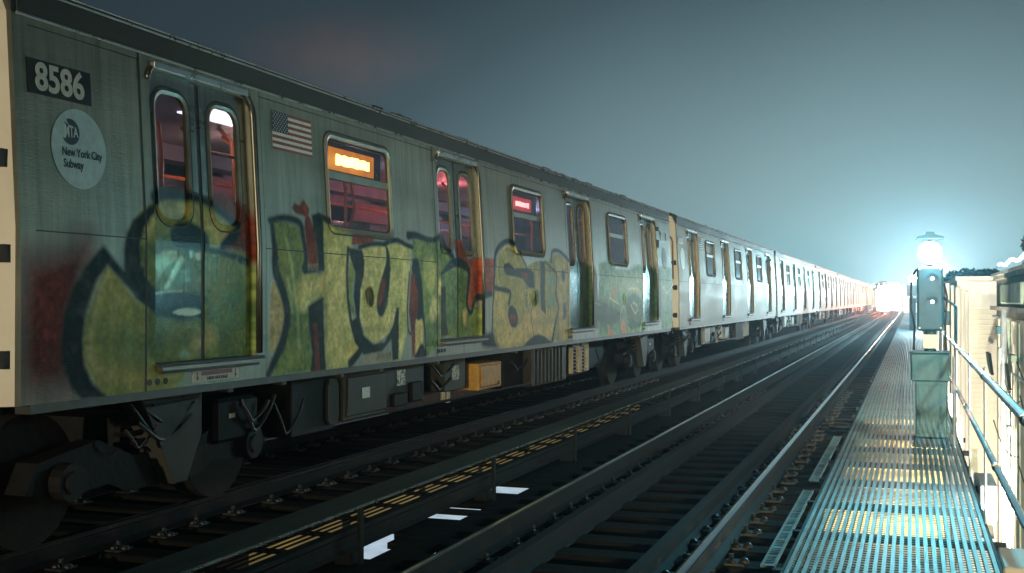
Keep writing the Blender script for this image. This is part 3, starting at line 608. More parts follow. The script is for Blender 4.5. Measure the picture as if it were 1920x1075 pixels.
def build_car(hero, name, loc, label, group=None):
    root = empty(name, loc, label, 'subway car', group)
    S = M['p_steel'] if hero else M['steel_warm']; DS = M['p_door'] if hero else M['doorsteel']; T = M['p_trim'] if hero else M['p_trim_plain']; G = M['p_glass'] if hero else M['glass']
    Ln = CAR_L
    WZ0, WZ1, WHW = 2.20, 2.97, .61       # window opening
    body = MB()
    ys = {0.0, Ln}; holes = []
    for d in DOORS: ys |= {d - DHW, d + DHW}; holes.append((d - DHW, d + DHW, ZT, ZD))
    for c in WINS: ys |= {c - WHW, c + WHW}; holes.append((c - WHW, c + WHW, WZ0, WZ1))
    ys = sorted(ys); zs = [.98, ZT, 1.97, WZ0, WZ1, ZD, 3.19]
    sheet(body, ys, zs, holes, 0, 1); fbody = MB(); sheet(fbody, ys, zs, holes, 0, -1)
    # returns of the door openings
    for sg in (1, -1):
        for d in DOORS:
            if sg < 0: continue
            for yy in (d - DHW, d + DHW):
                for z0, z1 in ((ZT, 1.97), (1.97, ZD)):
                    body.quad((sg * sx(z0), yy, z0), (sg * sx(z1), yy, z1), (sg * (sx(z1) - .07), yy, z1), (sg * (sx(z0) - .07), yy, z0))
            body.quad((sg * sx(ZD), d - DHW, ZD), (sg * sx(ZD), d + DHW, ZD), (sg * (sx(ZD) - .07), d + DHW, ZD), (sg * (sx(ZD) - .07), d - DHW, ZD))
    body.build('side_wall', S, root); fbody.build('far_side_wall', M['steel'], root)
    # letterboard and rounded roof
    rp = [(sx(3.19), 3.19), (1.318, 3.34), (1.335, 3.352), (1.335, 3.372), (1.27, 3.39), (1.13, 3.44), (.9, 3.515), (.55, 3.575), (0, 3.60)]
    full = rp + [(-x, z) for x, z in reversed(rp[:-1])]
    rf = MB()
    n = len(full)
    sl = [(.0, .90), (.10, .965), (.28, .992), (.5, 1.0), (Ln - .5, 1.0), (Ln - .28, .992), (Ln - .1, .965), (Ln, .90)]
    vs = []
    for y, k in sl:
        for x, z in full: vs.append((x * (1 if z < 3.36 else .985 + .015 * k), y, 3.19 + (z - 3.19) * (k if z > 3.36 else 1)))
    fs = []
    for a in range(len(sl) - 1):
        for i in range(n - 1): fs.append((a * n + i, a * n + i + 1, (a + 1) * n + i + 1, (a + 1) * n + i))
    fs += [tuple(range(n)), tuple(range(len(sl) * n - 1, (len(sl) - 1) * n - 1, -1))]
    rf.add(vs, fs); rfo = rf.build('roof', M['roof'], root)
    lb = MB(); lb.prism_y([(sx(3.195) + .006, 3.195), (1.332, 3.335), (1.30, 3.335), (1.30, 3.195)], .04, Ln - .04); lb.build('letterboard', M['fascia'], root)
    gt = MB()
    gt.tube([(sx(3.19) + .012, .03, 3.19), (sx(3.19) + .012, Ln - .03, 3.19)], .010, 6)
    gt.tube([(1.340, .03, 3.345), (1.340, Ln - .03, 3.345)], .009, 6)
    gt.tube([(1.335, .03, 3.372), (1.335, Ln - .03, 3.372)], .007, 6)
    gt.build('gutter_rail', M['trim_shine'], root)
    # small irregular fittings on the roof edge
    rr = random.Random(3 if hero else 9); ff = MB()
    for i in range(20):
        y = rr.uniform(.6, Ln - .6); h = rr.uniform(.0, .012); ff.box(.98, 1.0 + rr.random() * .1, y, y + rr.uniform(.05, .35), 3.47, 3.487 + h)
    ff.build('roof_fitting', M['dark_trim'], root)
    # seams: belt joint, panel joints, fine roofline joint (3 mm proud dark beads)
    sm = MB()
    segs = []; prev = .12
    for d in DOORS: segs.append((prev, d - DHW - .10)); prev = d + DHW + .14
    segs.append((prev, Ln - .12))
    for a, b in segs:
        sm.box(sx(1.965) - .004, sx(1.965) + .003, a, b, 1.962, 1.970); z = 3.135; sm.box(sx(z) - .004, sx(z) + .003, a, b, z, z + .007)
    for d in DOORS:
        for z0, z1 in ((.98, 1.97), (1.97, 3.18)):
            yy = d - DHW - .10
            sm.add([(sx(z0) + .004, yy - .009, z0), (sx(z0) + .004, yy + .009, z0), (sx(z1) + .004, yy + .009, z1), (sx(z1) + .004, yy - .009, z1)], [(0, 1, 2, 3)])
            yy = d + DHW + .14
            sm.add([(sx(z0) + .004, yy - .003, z0), (sx(z0) + .004, yy + .003, z0), (sx(z1) + .004, yy + .003, z1), (sx(z1) + .004, yy - .003, z1)], [(0, 1, 2, 3)])
    sm.build('panel_seams', M['rubber'], root)
    # doors
    for d in DOORS:
        for sgd in (-1, 1):
            y0, y1 = (d - DHW, d - .022) if sgd < 0 else (d + .022, d + DHW)
            wc = (y0 + y1) / 2 + (.0 if sgd < 0 else 0); ww, z0w, z1w = .34, 2.12, 2.97
            lf = MB(); off = -.052
            sheet(lf, [y0, wc - ww / 2, wc + ww / 2, y1], [ZT, 1.97, z0w, z1w, ZD], [(wc - ww / 2, wc + ww / 2, z0w, z1w)], off, 1)
            # folded meeting edge
            ye = y1 if sgd < 0 else y0
            for za, zb in ((ZT, 1.97), (1.97, ZD)):
                lf.quad((sx(za) + off, ye, za), (sx(zb) + off, ye, zb), (sx(zb) + off - .03, ye, zb), (sx(za) + off - .03, ye, za))
            lo = lf.build('door_leaf', DS, root)
            fr = MB(); O = rr_pts(wc, (z0w + z1w) / 2, ww + .09, z1w - z0w + .09, .15, 7); I = rr_pts(wc, (z0w + z1w) / 2, ww, z1w - z0w, .105, 7); Mi = rr_pts(wc, (z0w + z1w) / 2, ww + .05, z1w - z0w + .05, .13, 7)
            nn = len(O); X = lambda z, o_: sx(z) + off + o_
            fr.add([(X(z, .001), y, z) for y, z in O] + [(X(z, .014), y, z) for y, z in Mi] + [(X(z, .006), y, z) for y, z in I] + [(X(z, -.02), y, z) for y, z in I],
                   [(k * nn + i, k * nn + (i + 1) % nn, (k + 1) * nn + (i + 1) % nn, (k + 1) * nn + i) for k in range(3) for i in range(nn)])
            fo = fr.build('window_frame', T, lo, smooth=False)
            gk = MB(); O2 = rr_pts(wc, (z0w + z1w) / 2, ww + .115, z1w - z0w + .115, .165, 7)
            gk.add([(X(z, .003), y, z) for y, z in O2] + [(X(z, .003), y, z) for y, z in O], [(i, (i + 1) % nn, nn + (i + 1) % nn, nn + i) for i in range(nn)])
            gk.build('window_gasket', M['rubber'], lo)
            pn = MB(); pn.quad((X(z0w, -.015), wc - ww / 2, z0w), (X(z0w, -.015), wc + ww / 2, z0w), (X(z1w, -.015), wc + ww / 2, z1w), (X(z1w, -.015), wc - ww / 2, z1w)); pn.build('window_pane', G, lo)
        # rubber nosing between the leaves
        nb = MB(); nf = MB()
        for za, zb in ((ZT, 1.97), (1.97, ZD)):
            nb.quad((sx(za) - .058, d - .024, za), (sx(za) - .058, d + .024, za), (sx(zb) - .058, d + .024, zb), (sx(zb) - .058, d - .024, zb))
            nf.quad((-(sx(za) - .05), d - DHW, za), (-(sx(zb) - .05), d - DHW, zb), (-(sx(zb) - .05), d + DHW, zb), (-(sx(za) - .05), d + DHW, za))
        nb.build('door_nosing', M['rubber'], root); nf.build('far_door', M['steel'], root)
        # rounded jamb moulding: post with a quarter-round head at the far side, slim one near side
        jm = MB(); r_ = .16
        path = [(d + DHW + .03, ZT + .02), (d + DHW + .03, 1.97), (d + DHW + .03, ZD - r_ + .03)]
        for k in range(1, 7):
            a = R(90 * k / 6); path.append((d + DHW + .03 - r_ + r_ * math.cos(a), ZD + .03 - r_ + r_ * math.sin(a)))
        path.append((d - DHW + .12, ZD + .03))
        for k in range(1, 7):
            a = R(90 + 90 * k / 6); path.append((d - DHW + .09 + .10 * math.cos(a), ZD - .07 + .10 * math.sin(a)))
        jm.sweep([(sx(z) + .004, y, z) for y, z in path], .018, 8)
        p2 = [(d + DHW + .075, ZT + .02), (d + DHW + .075, 1.97), (d + DHW + .075, ZD + .03 - r_)] + [(d + DHW + .03 - r_ + (r_ + .045) * math.cos(R(a)), ZD + .03 - r_ + (r_ + .045) * math.sin(R(a))) for a in range(12, 66, 9)]
        jm.sweep([(sx(z) + .003, y, z) for y, z in p2], .010, 8)
        jm.build('door_jamb', M['trim'], root, smooth=True)
        # fill the upper corner behind the rounded jamb
        cf = MB(); yc_, zc_ = d + DHW - .13, ZD - .13; pts = [(d + DHW + .001, ZD + .001)] + [(yc_ + .13 * math.cos(R(a)), zc_ + .13 * math.sin(R(a))) for a in range(90, -1, -15)]
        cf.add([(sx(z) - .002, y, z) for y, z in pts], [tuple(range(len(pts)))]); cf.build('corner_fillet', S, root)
        hd = MB(); hd.prism_x([(d - DHW + .03, ZD + .055), (d + DHW - .06, ZD + .055), (d + DHW - .05, ZD + .012), (d - DHW + .03, ZD + .012)], sx(ZD) - .01, sx(ZD) + .032)
        hd.build('drip_rail', M['trim_shine'], root, bevel=.004)
        th = MB(); th.box(sx(1) - .05, sx(1) + .045, d - DHW + .02, d + DHW + .10, 1.105, 1.128)
        tho = th.build('door_sill', M['trim'], root)
        dk = MB(); dk.box(sx(1) - .06, sx(1) + .03, d - DHW, d + DHW + .08, 1.129, 1.152); dk.box(sx(1) + .0005, sx(1) + .02, d - DHW + .06, d + DHW + .02, 1.082, 1.1045); dk.build('sill_recess', M['rubber'], root)
        # foot step holes beneath the near post
        sh = MB()
        for k in range(3): sh.cyl((sx(1) + .001, d - DHW - .06 + k * .085, 1.035), (sx(1) + .004, d - DHW - .06 + k * .085, 1.035), .022, n=12)
        sh.build('step_hole', M['rubber'], root)
    # side windows
    for c in WINS:
        zc = (WZ0 + WZ1) / 2; hh = WZ1 - WZ0; ww = WHW * 2
        fr = MB(); ring(fr, c, zc, ww + .11, hh + .11, .13, .055, .02)
        X = lambda z, o_: sx(z) + o_
        zt0, zt1 = 2.62, 2.685
        fr.add([(X(zt0, -.006), c - WHW, zt0), (X(zt0, -.006), c + WHW, zt0), (X(zt1, -.006), c + WHW, zt1), (X(zt1, -.006), c - WHW, zt1), (X(zt0, -.03), c - WHW, zt0), (X(zt0, -.03), c + WHW, zt0), (X(zt1, -.03), c + WHW, zt1), (X(zt1, -.03), c - WHW, zt1)],
               [(0, 1, 2, 3), (0, 4, 5, 1), (3, 2, 6, 7)])
        fo = fr.build('side_window', T, root)
        gk = MB(); O = rr_pts(c, zc, ww + .135, hh + .135, .145); I = rr_pts(c, zc, ww + .105, hh + .105, .13); nn = len(O)
        gk.add([(X(z, .004), y, z) for y, z in O] + [(X(z, .004), y, z) for y, z in I], [(i, (i + 1) % nn, nn + (i + 1) % nn, nn + i) for i in range(nn)])
        i2 = rr_pts(c, zc, ww - .0, hh - .0, .075); i3 = rr_pts(c, zc, ww - .03, hh - .03, .07)
        gk.add([(X(z, -.012), y, z) for y, z in i2] + [(X(z, -.012), y, z) for y, z in i3], [(i, (i + 1) % nn, nn + (i + 1) % nn, nn + i) for i in range(nn)])
        gk.build('window_gasket', M['rubber'], fo)
        for z0, z1 in ((WZ0, 2.62), (2.685, WZ1)):
            pn = MB(); pn.quad((X(z0, -.02), c - WHW, z0), (X(z0, -.02), c + WHW, z0), (X(z1, -.02), c + WHW, z1), (X(z1, -.02), c - WHW, z1)); pn.build('window_pane', G, fo)
        pn = MB(); pn.quad((-X(WZ0, -.02), c - WHW, WZ0), (-X(WZ1, -.02), c - WHW, WZ1), (-X(WZ1, -.02), c + WHW, WZ1), (-X(WZ0, -.02), c + WHW, WZ0)); pn.build('far_window_pane', M['glass'], root)
    # destination signs behind the upper panes
    def sign(c, y_a, y_b, z_a, z_b, ecol, face, housing):
        hb = MB(); hb.box(sx(2.8) - .12, sx(2.8) - .07, c - .58, c + .58, 2.69, 2.96); ho = hb.build('destination_sign', housing, root)
        g = MB(); q = (y_b - y_a); k = 0; y = y_a
        rr2 = random.Random(int(c * 10))
        while y < y_b - .02:
            w_ = rr2.uniform(.035, .075); g.bbox(sx(2.8) - .069, sx(2.8) - .060, y, min(y + w_, y_b), z_a + rr2.uniform(0, .012), z_b - rr2.uniform(0, .012), .002); y += w_ + rr2.uniform(.004, .012)
        g.build('lit_lettering', ecol, ho)
        if face:
            f = MB(); f.quad((sx(2.8) - .0695, y_a - .14, z_a - .05), (sx(2.8) - .0695, y_b + .10, z_a - .05), (sx(2.8) - .0695, y_b + .10, z_b + .05), (sx(2.8) - .0695, y_a - .14, z_b + .05)); f.build('sign_glow_face', face, ho)  # glowing face draws the bloom around the lettering
    if hero:
        sign(WINS[0], WINS[0] - .32, WINS[0] + .34, 2.765, 2.865, M['e_amber'], M['e_amberdim'], M['ledglass'])
        sign(WINS[1], WINS[1] - .28, WINS[1] + .26, 2.78, 2.85, M['e_red'], M['e_redface'], M['ledglass'])
    else:
        sign(WINS[0], WINS[0] - .45, WINS[0] + .42, 2.74, 2.90, M['e_amber2'], None, M['ledglass'])
    # car end: moulded cap, corner posts, door, grab rails, hinge blocks
    for e, s_ in ((0.0, -1), (Ln, 1)):
        ep = MB(); o_ = s_ * .10
        prof = [(1.40, .98), (1.40, 1.97), (sx(3.19), 3.19), (1.25, 3.36), (.8, 3.46), (0, 3.50)]
        pf = prof + [(-x, z) for x, z in reversed(prof[:-1])]
        k = len(pf)
        sh_ = lambda x: x - (.015 if x > 0 else -.015 if x < 0 else 0)
        vs = [(x, e, z) for x, z in pf] + [(sh_(x), e + s_ * .02, z) for x, z in pf]
        fs = [(i, (i + 1) % k, k + (i + 1) % k, k + i) for i in range(k)]
        ep.add(vs, fs); ep.build('corner_post', M['steel'], root)
        fc = MB(); fc.add([(sh_(x), e + s_ * .0205, z) for x, z in pf] + [(x * .88, e + s_ * .12, z if z < 3.2 else z - .03) for x, z in pf], fs + [tuple(range(k, 2 * k)) if s_ < 0 else tuple(range(2 * k - 1, k - 1, -1))]); fc.build('end_panel', M['end'], root)
        dr = MB(); dr.box(-.38, .38, e + s_ * .132, e + s_ * .15, 1.13, 3.05); dr.build('end_door', M['steel'], root)
        gr = MB(); gr.sweep([(1.28, e + s_ * .05, 2.0), (1.29, e + s_ * .12, 2.05), (1.28, e + s_ * .12, 2.80), (1.26, e + s_ * .12, 2.88), (1.20, e + s_ * .11, 2.94), (1.1, e + s_ * .07, 2.95)], .016, 8); gr.build('grab_rail', M['trim'], root)
        for z in (1.24, 1.83, 2.36):
            hg = MB(); xh = sx(z) - .035; hg.box(xh - .17, xh, e + s_ * .022, e + s_ * .085, z - .05, z + .05); hg.box(xh - .10, xh - .05, e + s_ * .085, e + s_ * .12, z - .02, z + .03); hg.build('barrier_hinge', M['rubber'], root)
        gm = MB()
        if s_ > 0:
            for z in (1.15, 1.83):
                gm.tube([(1.13, e + .20, z + .42), (1.19, e + .36, z + .30), (1.14, e + .44, z - .05), (1.17, e + .40, z + .1)], .022, 6); gm.tube([(1.10, e + .2, z), (1.16, e + .42, z - .02)], .03, 6)
            gm.build('safety_barrier', M['rubber'], root)
        cp = MB(); cp.box(-.25, .25, e + s_ * .1, e + s_ * .24, .62, .95); cp.cyl((0, e + s_ * .2, .78), (0, e + s_ * .29, .78), .14, n=12); cp.build('coupler', M['under'], root); cp = MB(); cp.box(.9, 1.28, e + s_ * .0, e + s_ * .22, .86, 1.12); cp.build('end_step', M['under'], root)
    # underframe
    sb = MB(); sb.box(1.24, 1.385, .1, Ln - .1, .925, .979); sb.box(-1.385, -1.24, .1, Ln - .1, .925, .979); sb.box(-1.24, 1.24, .15, Ln - .15, .93, .975)
    sb.build('side_sill', M['dark_trim'], root)
    yy = .4
    while yy < Ln - .3:
        if rr.random() < .5: tb = MB(); tb.box(1.30, 1.392, yy, yy + .05, .90, .9245); tb.build('sill_bracket', M['under_grey'], root)
        yy += .35 + rr.random() * .5
    def gear(x0, x1, y0, y1, z0, z1, m_, nm='equipment_box', b=.012):
        mb = MB(); mb.bbox(x0, x1, y0, y1, z0, z1, b); return mb.build(nm, m_, root)
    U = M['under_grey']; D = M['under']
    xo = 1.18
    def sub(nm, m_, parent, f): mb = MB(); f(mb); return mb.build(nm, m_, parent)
    b1 = gear(.3, xo, 4.28, 5.18, .46, .90, U if hero else M['under_lt']); sub('box_lid', U if hero else M['under_lt'], b1, lambda m: m.bbox(xo + .001, xo + .022, 4.32, 5.14, .50, .86, .008))  # other cars' boxes get their lit look from the paler colour
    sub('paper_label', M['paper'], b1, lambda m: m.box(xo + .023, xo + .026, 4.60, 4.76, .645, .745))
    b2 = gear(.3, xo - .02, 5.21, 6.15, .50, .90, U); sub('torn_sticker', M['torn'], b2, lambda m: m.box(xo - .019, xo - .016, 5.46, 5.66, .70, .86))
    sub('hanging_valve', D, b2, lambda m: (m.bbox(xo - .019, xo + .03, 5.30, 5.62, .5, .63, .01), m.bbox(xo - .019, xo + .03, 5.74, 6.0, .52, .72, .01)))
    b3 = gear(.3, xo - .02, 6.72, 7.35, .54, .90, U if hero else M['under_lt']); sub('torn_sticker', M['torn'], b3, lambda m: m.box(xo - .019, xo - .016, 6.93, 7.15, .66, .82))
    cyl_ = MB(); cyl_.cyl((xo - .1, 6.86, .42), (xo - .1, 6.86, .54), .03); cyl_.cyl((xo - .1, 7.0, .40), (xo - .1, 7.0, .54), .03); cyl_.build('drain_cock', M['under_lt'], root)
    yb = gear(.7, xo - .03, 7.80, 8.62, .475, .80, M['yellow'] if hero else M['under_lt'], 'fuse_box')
    sub('box_door', M['yellow'] if hero else M['under_lt'], yb, lambda m: m.bbox(xo - .029, xo - .012, 7.87, 8.53, .515, .765, .006))
    sub('box_frame', M['dark_trim'], yb, lambda m: (m.box(xo - .029, xo - .022, 7.85, 8.55, .505, .514), m.box(xo - .029, xo - .022, 7.85, 8.55, .766, .775), m.box(xo - .029, xo - .022, 8.532, 8.545, .5, .775), m.cyl((xo - .012, 8.45, .54), (xo - .0, 8.45, .54), .02)))
    gear(.2, xo - .08, 8.80, 9.62, .42, .88, D)
    b5 = gear(.3, xo + .02, 9.70, 11.35, .38, .905, U)
    sub('corrugation', U, b5, lambda m: [m.box(xo + .021, xo + .032, 9.74 + i * .17, 9.80 + i * .17, .40, .88) for i in range(9)])
    sub('bright_edge', M['trim'], b5, lambda m: m.box(xo + .02, xo + .03, 9.685, 9.699, .42, .90))
    gr_ = MB()
    for y0 in (11.75, 12.25):
        gr_.box(xo - .06, xo, y0, y0 + .05, .44, .88); gr_.box(xo - .06, xo, y0 + .40, y0 + .45, .44, .88); gr_.box(xo - .06, xo, y0, y0 + .45, .84, .90)
        for k in range(7): gr_.box(xo - .05, xo - .02, y0 + .05, y0 + .40, .47 + k * .055, .485 + k * .055)
    g0 = gr_.build('resistor_grille', M['under_lt'], root); gear(.4, xo - .07, 11.5, 12.9, .40, .90, D, 'resistor_bank')
    gear(.3, xo - .05, 3.42, 4.18, .40, .90, D); sub('octagonal_cover', U, root, lambda m: m.prism_x([(4.0, .50), (4.04, .46), (4.16, .46), (4.20, .50), (4.20, .80), (4.16, .86), (4.04, .86), (4.0, .80)], xo - .04, xo - .01))
    gear(.2, xo - .25, 13.0, 14.6, .40, .9, D); gear(-1.1, .2, 3.6, 14.4, .42, .9, D, 'equipment_row')
    pp = MB(); pp.tube([(xo - .03, 3.3, .93), (xo - .03, 15, .93)], .022, 8); pp.tube([(xo + .02, 5.2, .46), (xo + .02, 9.6, .44)], .014, 6); pp.tube([(xo - .3, 1.2, .5), (xo - .3, 3.4, .44)], .03, 8); pp.build('air_pipe', D, root)
    # hoses and conduit
    hr = random.Random(15)
    for k in range(11):
        y0 = hr.choice([3.2, 4.2, 6.2, 6.4, 9.0, 12.9, 13.6, 1.2, 2.6]) + hr.uniform(-.2, .2); ln_ = hr.uniform(.3, .6); dz = hr.uniform(.08, .3); x_ = xo + hr.uniform(-.04, .03); z_ = hr.uniform(.7, .92)
        hm_ = MB(); hm_.sweep([(x_ + .02 * math.sin(i), y0 + ln_ * i / 8, z_ - dz * math.sin(math.pi * i / 8)) for i in range(9)], hr.uniform(.010, .020), 6); hm_.build('hose', M['rubber'], root)
    # trucks
    for yc in (1.75, Ln - 1.75):
        tk = empty('truck', (0, yc, 0)); tk.parent = root
        for sg in (1, -1):
            fm = MB(); fm.prism_x([(-1.35, .40), (-1.25, .58), (-.7, .66), (-.35, .52), (.35, .52), (.7, .66), (1.25, .58), (1.35, .40), (1.0, .33), (.6, .36), (.4, .28), (-.4, .28), (-.6, .36), (-1.0, .33)], sg * .92, sg * 1.08)
            fo = fm.build('truck_frame', D, tk)
            for yw in (-1.04, 1.04):
                wh = MB(); wh.cyl((sg * .69, yw, .43), (sg * .82, yw, .43), .43, n=28); wh.cyl((sg * .66, yw, .43), (sg * .69, yw, .43), .46, n=28)
                wh.build('wheel', M['rail'], tk, smooth=False)
                if sg > 0:
                    ab = MB(); ab.cyl((sg * 1.08, yw, .44), (sg * 1.17, yw, .44), .12, n=16); ab.cyl((sg * 1.17, yw, .44), (sg * 1.19, yw, .44), .07, n=16)
                    ab.build('axle_box', M['under'], tk)
            if sg > 0:
                for ys_ in (-.28, .28):
                    sp = MB(); helix = [(1.0 + .1 * math.cos(k * .7), ys_ + .1 * math.sin(k * .7), .54 + k * .0075) for k in range(44)]; sp.tube(helix, .017, 5)
                    sp.build('suspension_spring', D, tk)
        bl = MB(); bl.box(-.9, .9, -.25, .25, .5, .75); bl.cyl((-.7, -1.04, .43), (.7, -1.04, .43), .08); bl.cyl((-.7, 1.04, .43), (.7, 1.04, .43), .08); bl.build('bolster', D, tk)
        # tapered outrigger hanging from the sill
        sgn = 1
        tr = MB(); tr.prism_x([(-.42, .905), (.28, .905), (.28, .60), (.10, .28), (-.05, .28), (-.24, .62)], 1.02, 1.20)
        tr.build('bracket_plate', M['under_grey'], tk, bevel=.01)
        rod = MB(); rod.tube([(1.24, -.35, .86), (1.24, .15, .875)], .012, 6); rod.build('brake_rod', M['trim'], tk)
        mt = MB(); mt.bbox(.75, 1.14, .55, 1.15, .48, .82, .03); mo = mt.build('brake_unit', D, tk)
        lb_ = MB(); lb_.box(1.141, 1.144, .72, .80, .665, .70); lb_.build('maker_label', M['paper'], mo)
    # number plate, logo disc, flag on every car
    px0, px1 = (5.19 - CAR_Y0 + .03, 5.755 - CAR_Y0)
    pl = MB(); z0, z1 = 2.752, 2.955
    pl.add([(sx(z0) + .004, px0, z0), (sx(z0) + .004, px1, z0), (sx(z1) + .004, px1, z1), (sx(z1) + .004, px0, z1)], [(0, 1, 2, 3)]); plo = pl.build('number_plate', M['plate'], root)
    dz, dy, dr_ = 2.475, 5.63 - CAR_Y0, .24
    di = MB(); pts = [(dy + dr_ * math.cos(2 * math.pi * i / 40), dz + dr_ * math.sin(2 * math.pi * i / 40)) for i in range(40)]
    di.add([(sx(z) + .004, y, z) for y, z in pts], [tuple(range(40))]); dio = di.build('logo_disc', M['disc'], root)
    di2 = MB(); yc2 = 17.72; pts = [(yc2 + .22 * math.cos(2 * math.pi * i / 32), 2.40 + .22 * math.sin(2 * math.pi * i / 32)) for i in range(32)]
    di2.add([(sx(z) + .004, y, z) for y, z in pts], [tuple(range(32))]); di2.build('end_disc', M['disc2'], root)
    np_ = MB(); np_.box(sx(2.8) - .02, sx(2.8) + .006, 17.45, 17.98, 2.74, 2.76); np_.box(sx(2.9) - .02, sx(2.9) + .008, 17.45, 17.98, 2.92, 2.94); np_.box(sx(2.8) - .02, sx(2.8) + .006, 17.45, 17.47, 2.76, 2.92); np_.box(sx(2.8) - .02, sx(2.8) + .006, 17.96, 17.98, 2.76, 2.92); np_.build('plate_frame', M['dark_trim'], root)
    fx = MB(); fx.bbox(sx(2.9) - .01, sx(2.9) + .04, 17.12, 17.22, 2.93, 3.01, .01); fx.build('side_lamp', M['dark_trim'], root)
    fx = MB(); fx.bbox(sx(2.7) - .01, sx(2.7) + .03, 17.14, 17.24, 2.60, 2.75, .01); fx.build('release_box', M['dark_trim'], root)
    fl_y0, fl_y1, fz0, fz1 = 7.86 - CAR_Y0, 8.49 - CAR_Y0, 2.755, 3.065
    fl = MB(); fl.quad(*[(sx(z) + .003, y, z) for y, z in ((fl_y0, fz0), (fl_y1, fz0), (fl_y1, fz1), (fl_y0, fz1))]); flo = fl.build('flag_decal', M['white'], root)
    st = MB(); hs = (fz1 - fz0) / 13
    for k in range(0, 13, 2):
        a = fz1 - (k + 1) * hs; ya = fl_y0 if k > 6 else fl_y0 + .25; st.quad(*[(sx(z) + .0045, y, z) for y, z in ((ya, a), (fl_y1, a), (fl_y1, a + hs), (ya, a + hs))])
    st.build('flag_stripes', M['flagred'], flo)
    ct = MB(); a = fz1 - 7 * hs; ct.quad(*[(sx(z) + .005, y, z) for y, z in ((fl_y0, a), (fl_y0 + .25, a), (fl_y0 + .25, fz1), (fl_y0, fz1))]); cto = ct.build('flag_canton', M['flagblue'], flo)
    if hero:
        ss = MB()
        for r_ in range(9):
            nst = 6 if r_ % 2 == 0 else 5
            for c_ in range(nst):
                yy = fl_y0 + .25 * ((c_ + (.5 if nst == 6 else 1)) / 6); zz = fz1 - (r_ + .75) * (7 * hs) / 9.5
                pts = [(yy + (.0085 if i % 2 == 0 else .0035) * math.sin(i * math.pi / 5), zz + (.0085 if i % 2 == 0 else .0035) * math.cos(i * math.pi / 5)) for i in range(10)]
                ss.add([(sx(z) + .0065, y, z) for y, z in pts], [tuple(reversed(range(10)))])
        ss.build('flag_stars', M['white'], flo)
        side_text('plate_number', "8586", (px0 + px1) / 2, (z0 + z1) / 2 - .004, .222, M['white'], plo, bold=.006, sy=.93, off=.006)
        # logo: navy roundel tilted with cut letters, and the two lines of writing
        rn = MB(); cy, cz, r0 = dy - .075, dz + .095, .078
        pts = [(cy + r0 * math.cos(R(a)), cz + r0 * math.sin(R(a))) for a in range(-150, 118, 8)] + [(cy - .01, cz + .035), (cy - .05, cz + .055), (cy - .045, cz - .045)]
        rn.add([(sx(z) + .006, y, z) for y, z in pts], [tuple(range(len(pts)))]); rno = rn.build('roundel', M['navy'], dio)
        me = side_text('roundel_letters', "MTA", cy + .004, cz - .002, .085, M['disc'], rno, bold=.002, sy=.66, off=.008, sz=1.15)
        for v in me.data.vertices:
            k = (v.co.y - (cy - .07)) / .13; v.co.z = cz + (v.co.z - cz) * (1.25 - .45 * k)
        side_text('logo_writing', "New York City", dy - .155, dz - .028, .070, M['navy'], dio, bold=.0014, sy=.80, off=.006, align='LEFT')
        side_text('logo_writing', "Subway", dy - .145, dz - .098, .070, M['navy'], dio, bold=.0014, sy=.80, off=.006, align='LEFT')
        hv = MB(); ya, yb_, za, zb = 6.74 - CAR_Y0, 7.31 - CAR_Y0, 1.000, 1.078; hv.box(sx(1) + .002, sx(1) + .006, ya, yb_, za, zb); hvo = hv.build('warning_label', M['paper'], root)
        rb = MB(); rb.box(sx(1) + .0061, sx(1) + .008, ya + .10, yb_ - .09, zb - .034, zb - .002); rb.build('label_red_band', M['maroon'], hvo)
        ar = MB()
        for yc_ in (ya + .05, yb_ - .045):
            ar.box(sx(1) + .0061, sx(1) + .008, yc_ - .004, yc_ + .004, za + .03, zb - .006); ar.add([(sx(1) + .008, yc_ - .016, za + .034), (sx(1) + .008, yc_ + .016, za + .034), (sx(1) + .008, yc_, za + .008)], [(0, 2, 1)])
        ar.build('label_arrows', M['maroon'], hvo)
        side_text('label_writing', "HIGH VOLTAGE", (ya + yb_) / 2 + .01, za + .021, .030, M['black'], hvo, bold=.0008, off=.008, sy=1.2)
        for (u, v) in ((694, 557), (1003, 560), (1171, 561)):
            y, z = proj_side(u, v); y -= CAR_Y0; ov = MB(); pts = [(y + .055 * math.cos(2 * math.pi * i / 20), z + .10 * math.sin(2 * math.pi * i / 20)) for i in range(21)]
            ov.tube([(sx(a[1]) + .003, a[0], a[1]) for a in pts], .006, 5); ov.build('oval_hatch', M['p_trim'], root)
        # interior seen through the glass
        it = MB(); it.box(-1.30, 1.30, .2, Ln - .2, 1.05, 1.12); it.build('floor_pan', M['floorin'], root)
        ce = MB(); ce.box(-1.2, 1.2, .2, Ln - .2, 3.14, 3.17); ce.box(-1.2, -.95, .2, Ln - .2, 2.98, 3.14); ce.build('ceiling', M['lilac'], root)
        cl = MB()
        cl.box(.32, .80, 2.95, 3.75, 3.125, 3.139)
        cl.build('ceiling_light', M['e_ceiling'], root)
        fw = MB()
        for a_, b_ in ((.2, 1.2), (2.45, 3.6), (4.9, 6.0), (7.3, 8.4), (9.7, 10.8), (12.1, 13.2), (14.6, 15.7), (17, 18.2)): fw.box(-1.33, -1.24, a_, b_, 1.12, 3.0)
        fw.box(-1.33, -1.24, .2, Ln - .2, 1.12, 2.12); fw.box(-1.33, -1.24, .2, Ln - .2, 2.86, 3.1)
        fw.build('far_lining', M['lilac'], root)
        be = MB()
        for a_, b_ in ((2.6, 5.9), (7.4, 10.7), (12.2, 15.6)):
            be.bbox(-1.24, -.78, a_, b_, 1.50, 1.58, .02); be.bbox(-1.235, -1.15, a_, b_, 1.60, 2.10, .02)
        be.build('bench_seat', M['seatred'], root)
        ad = MB()
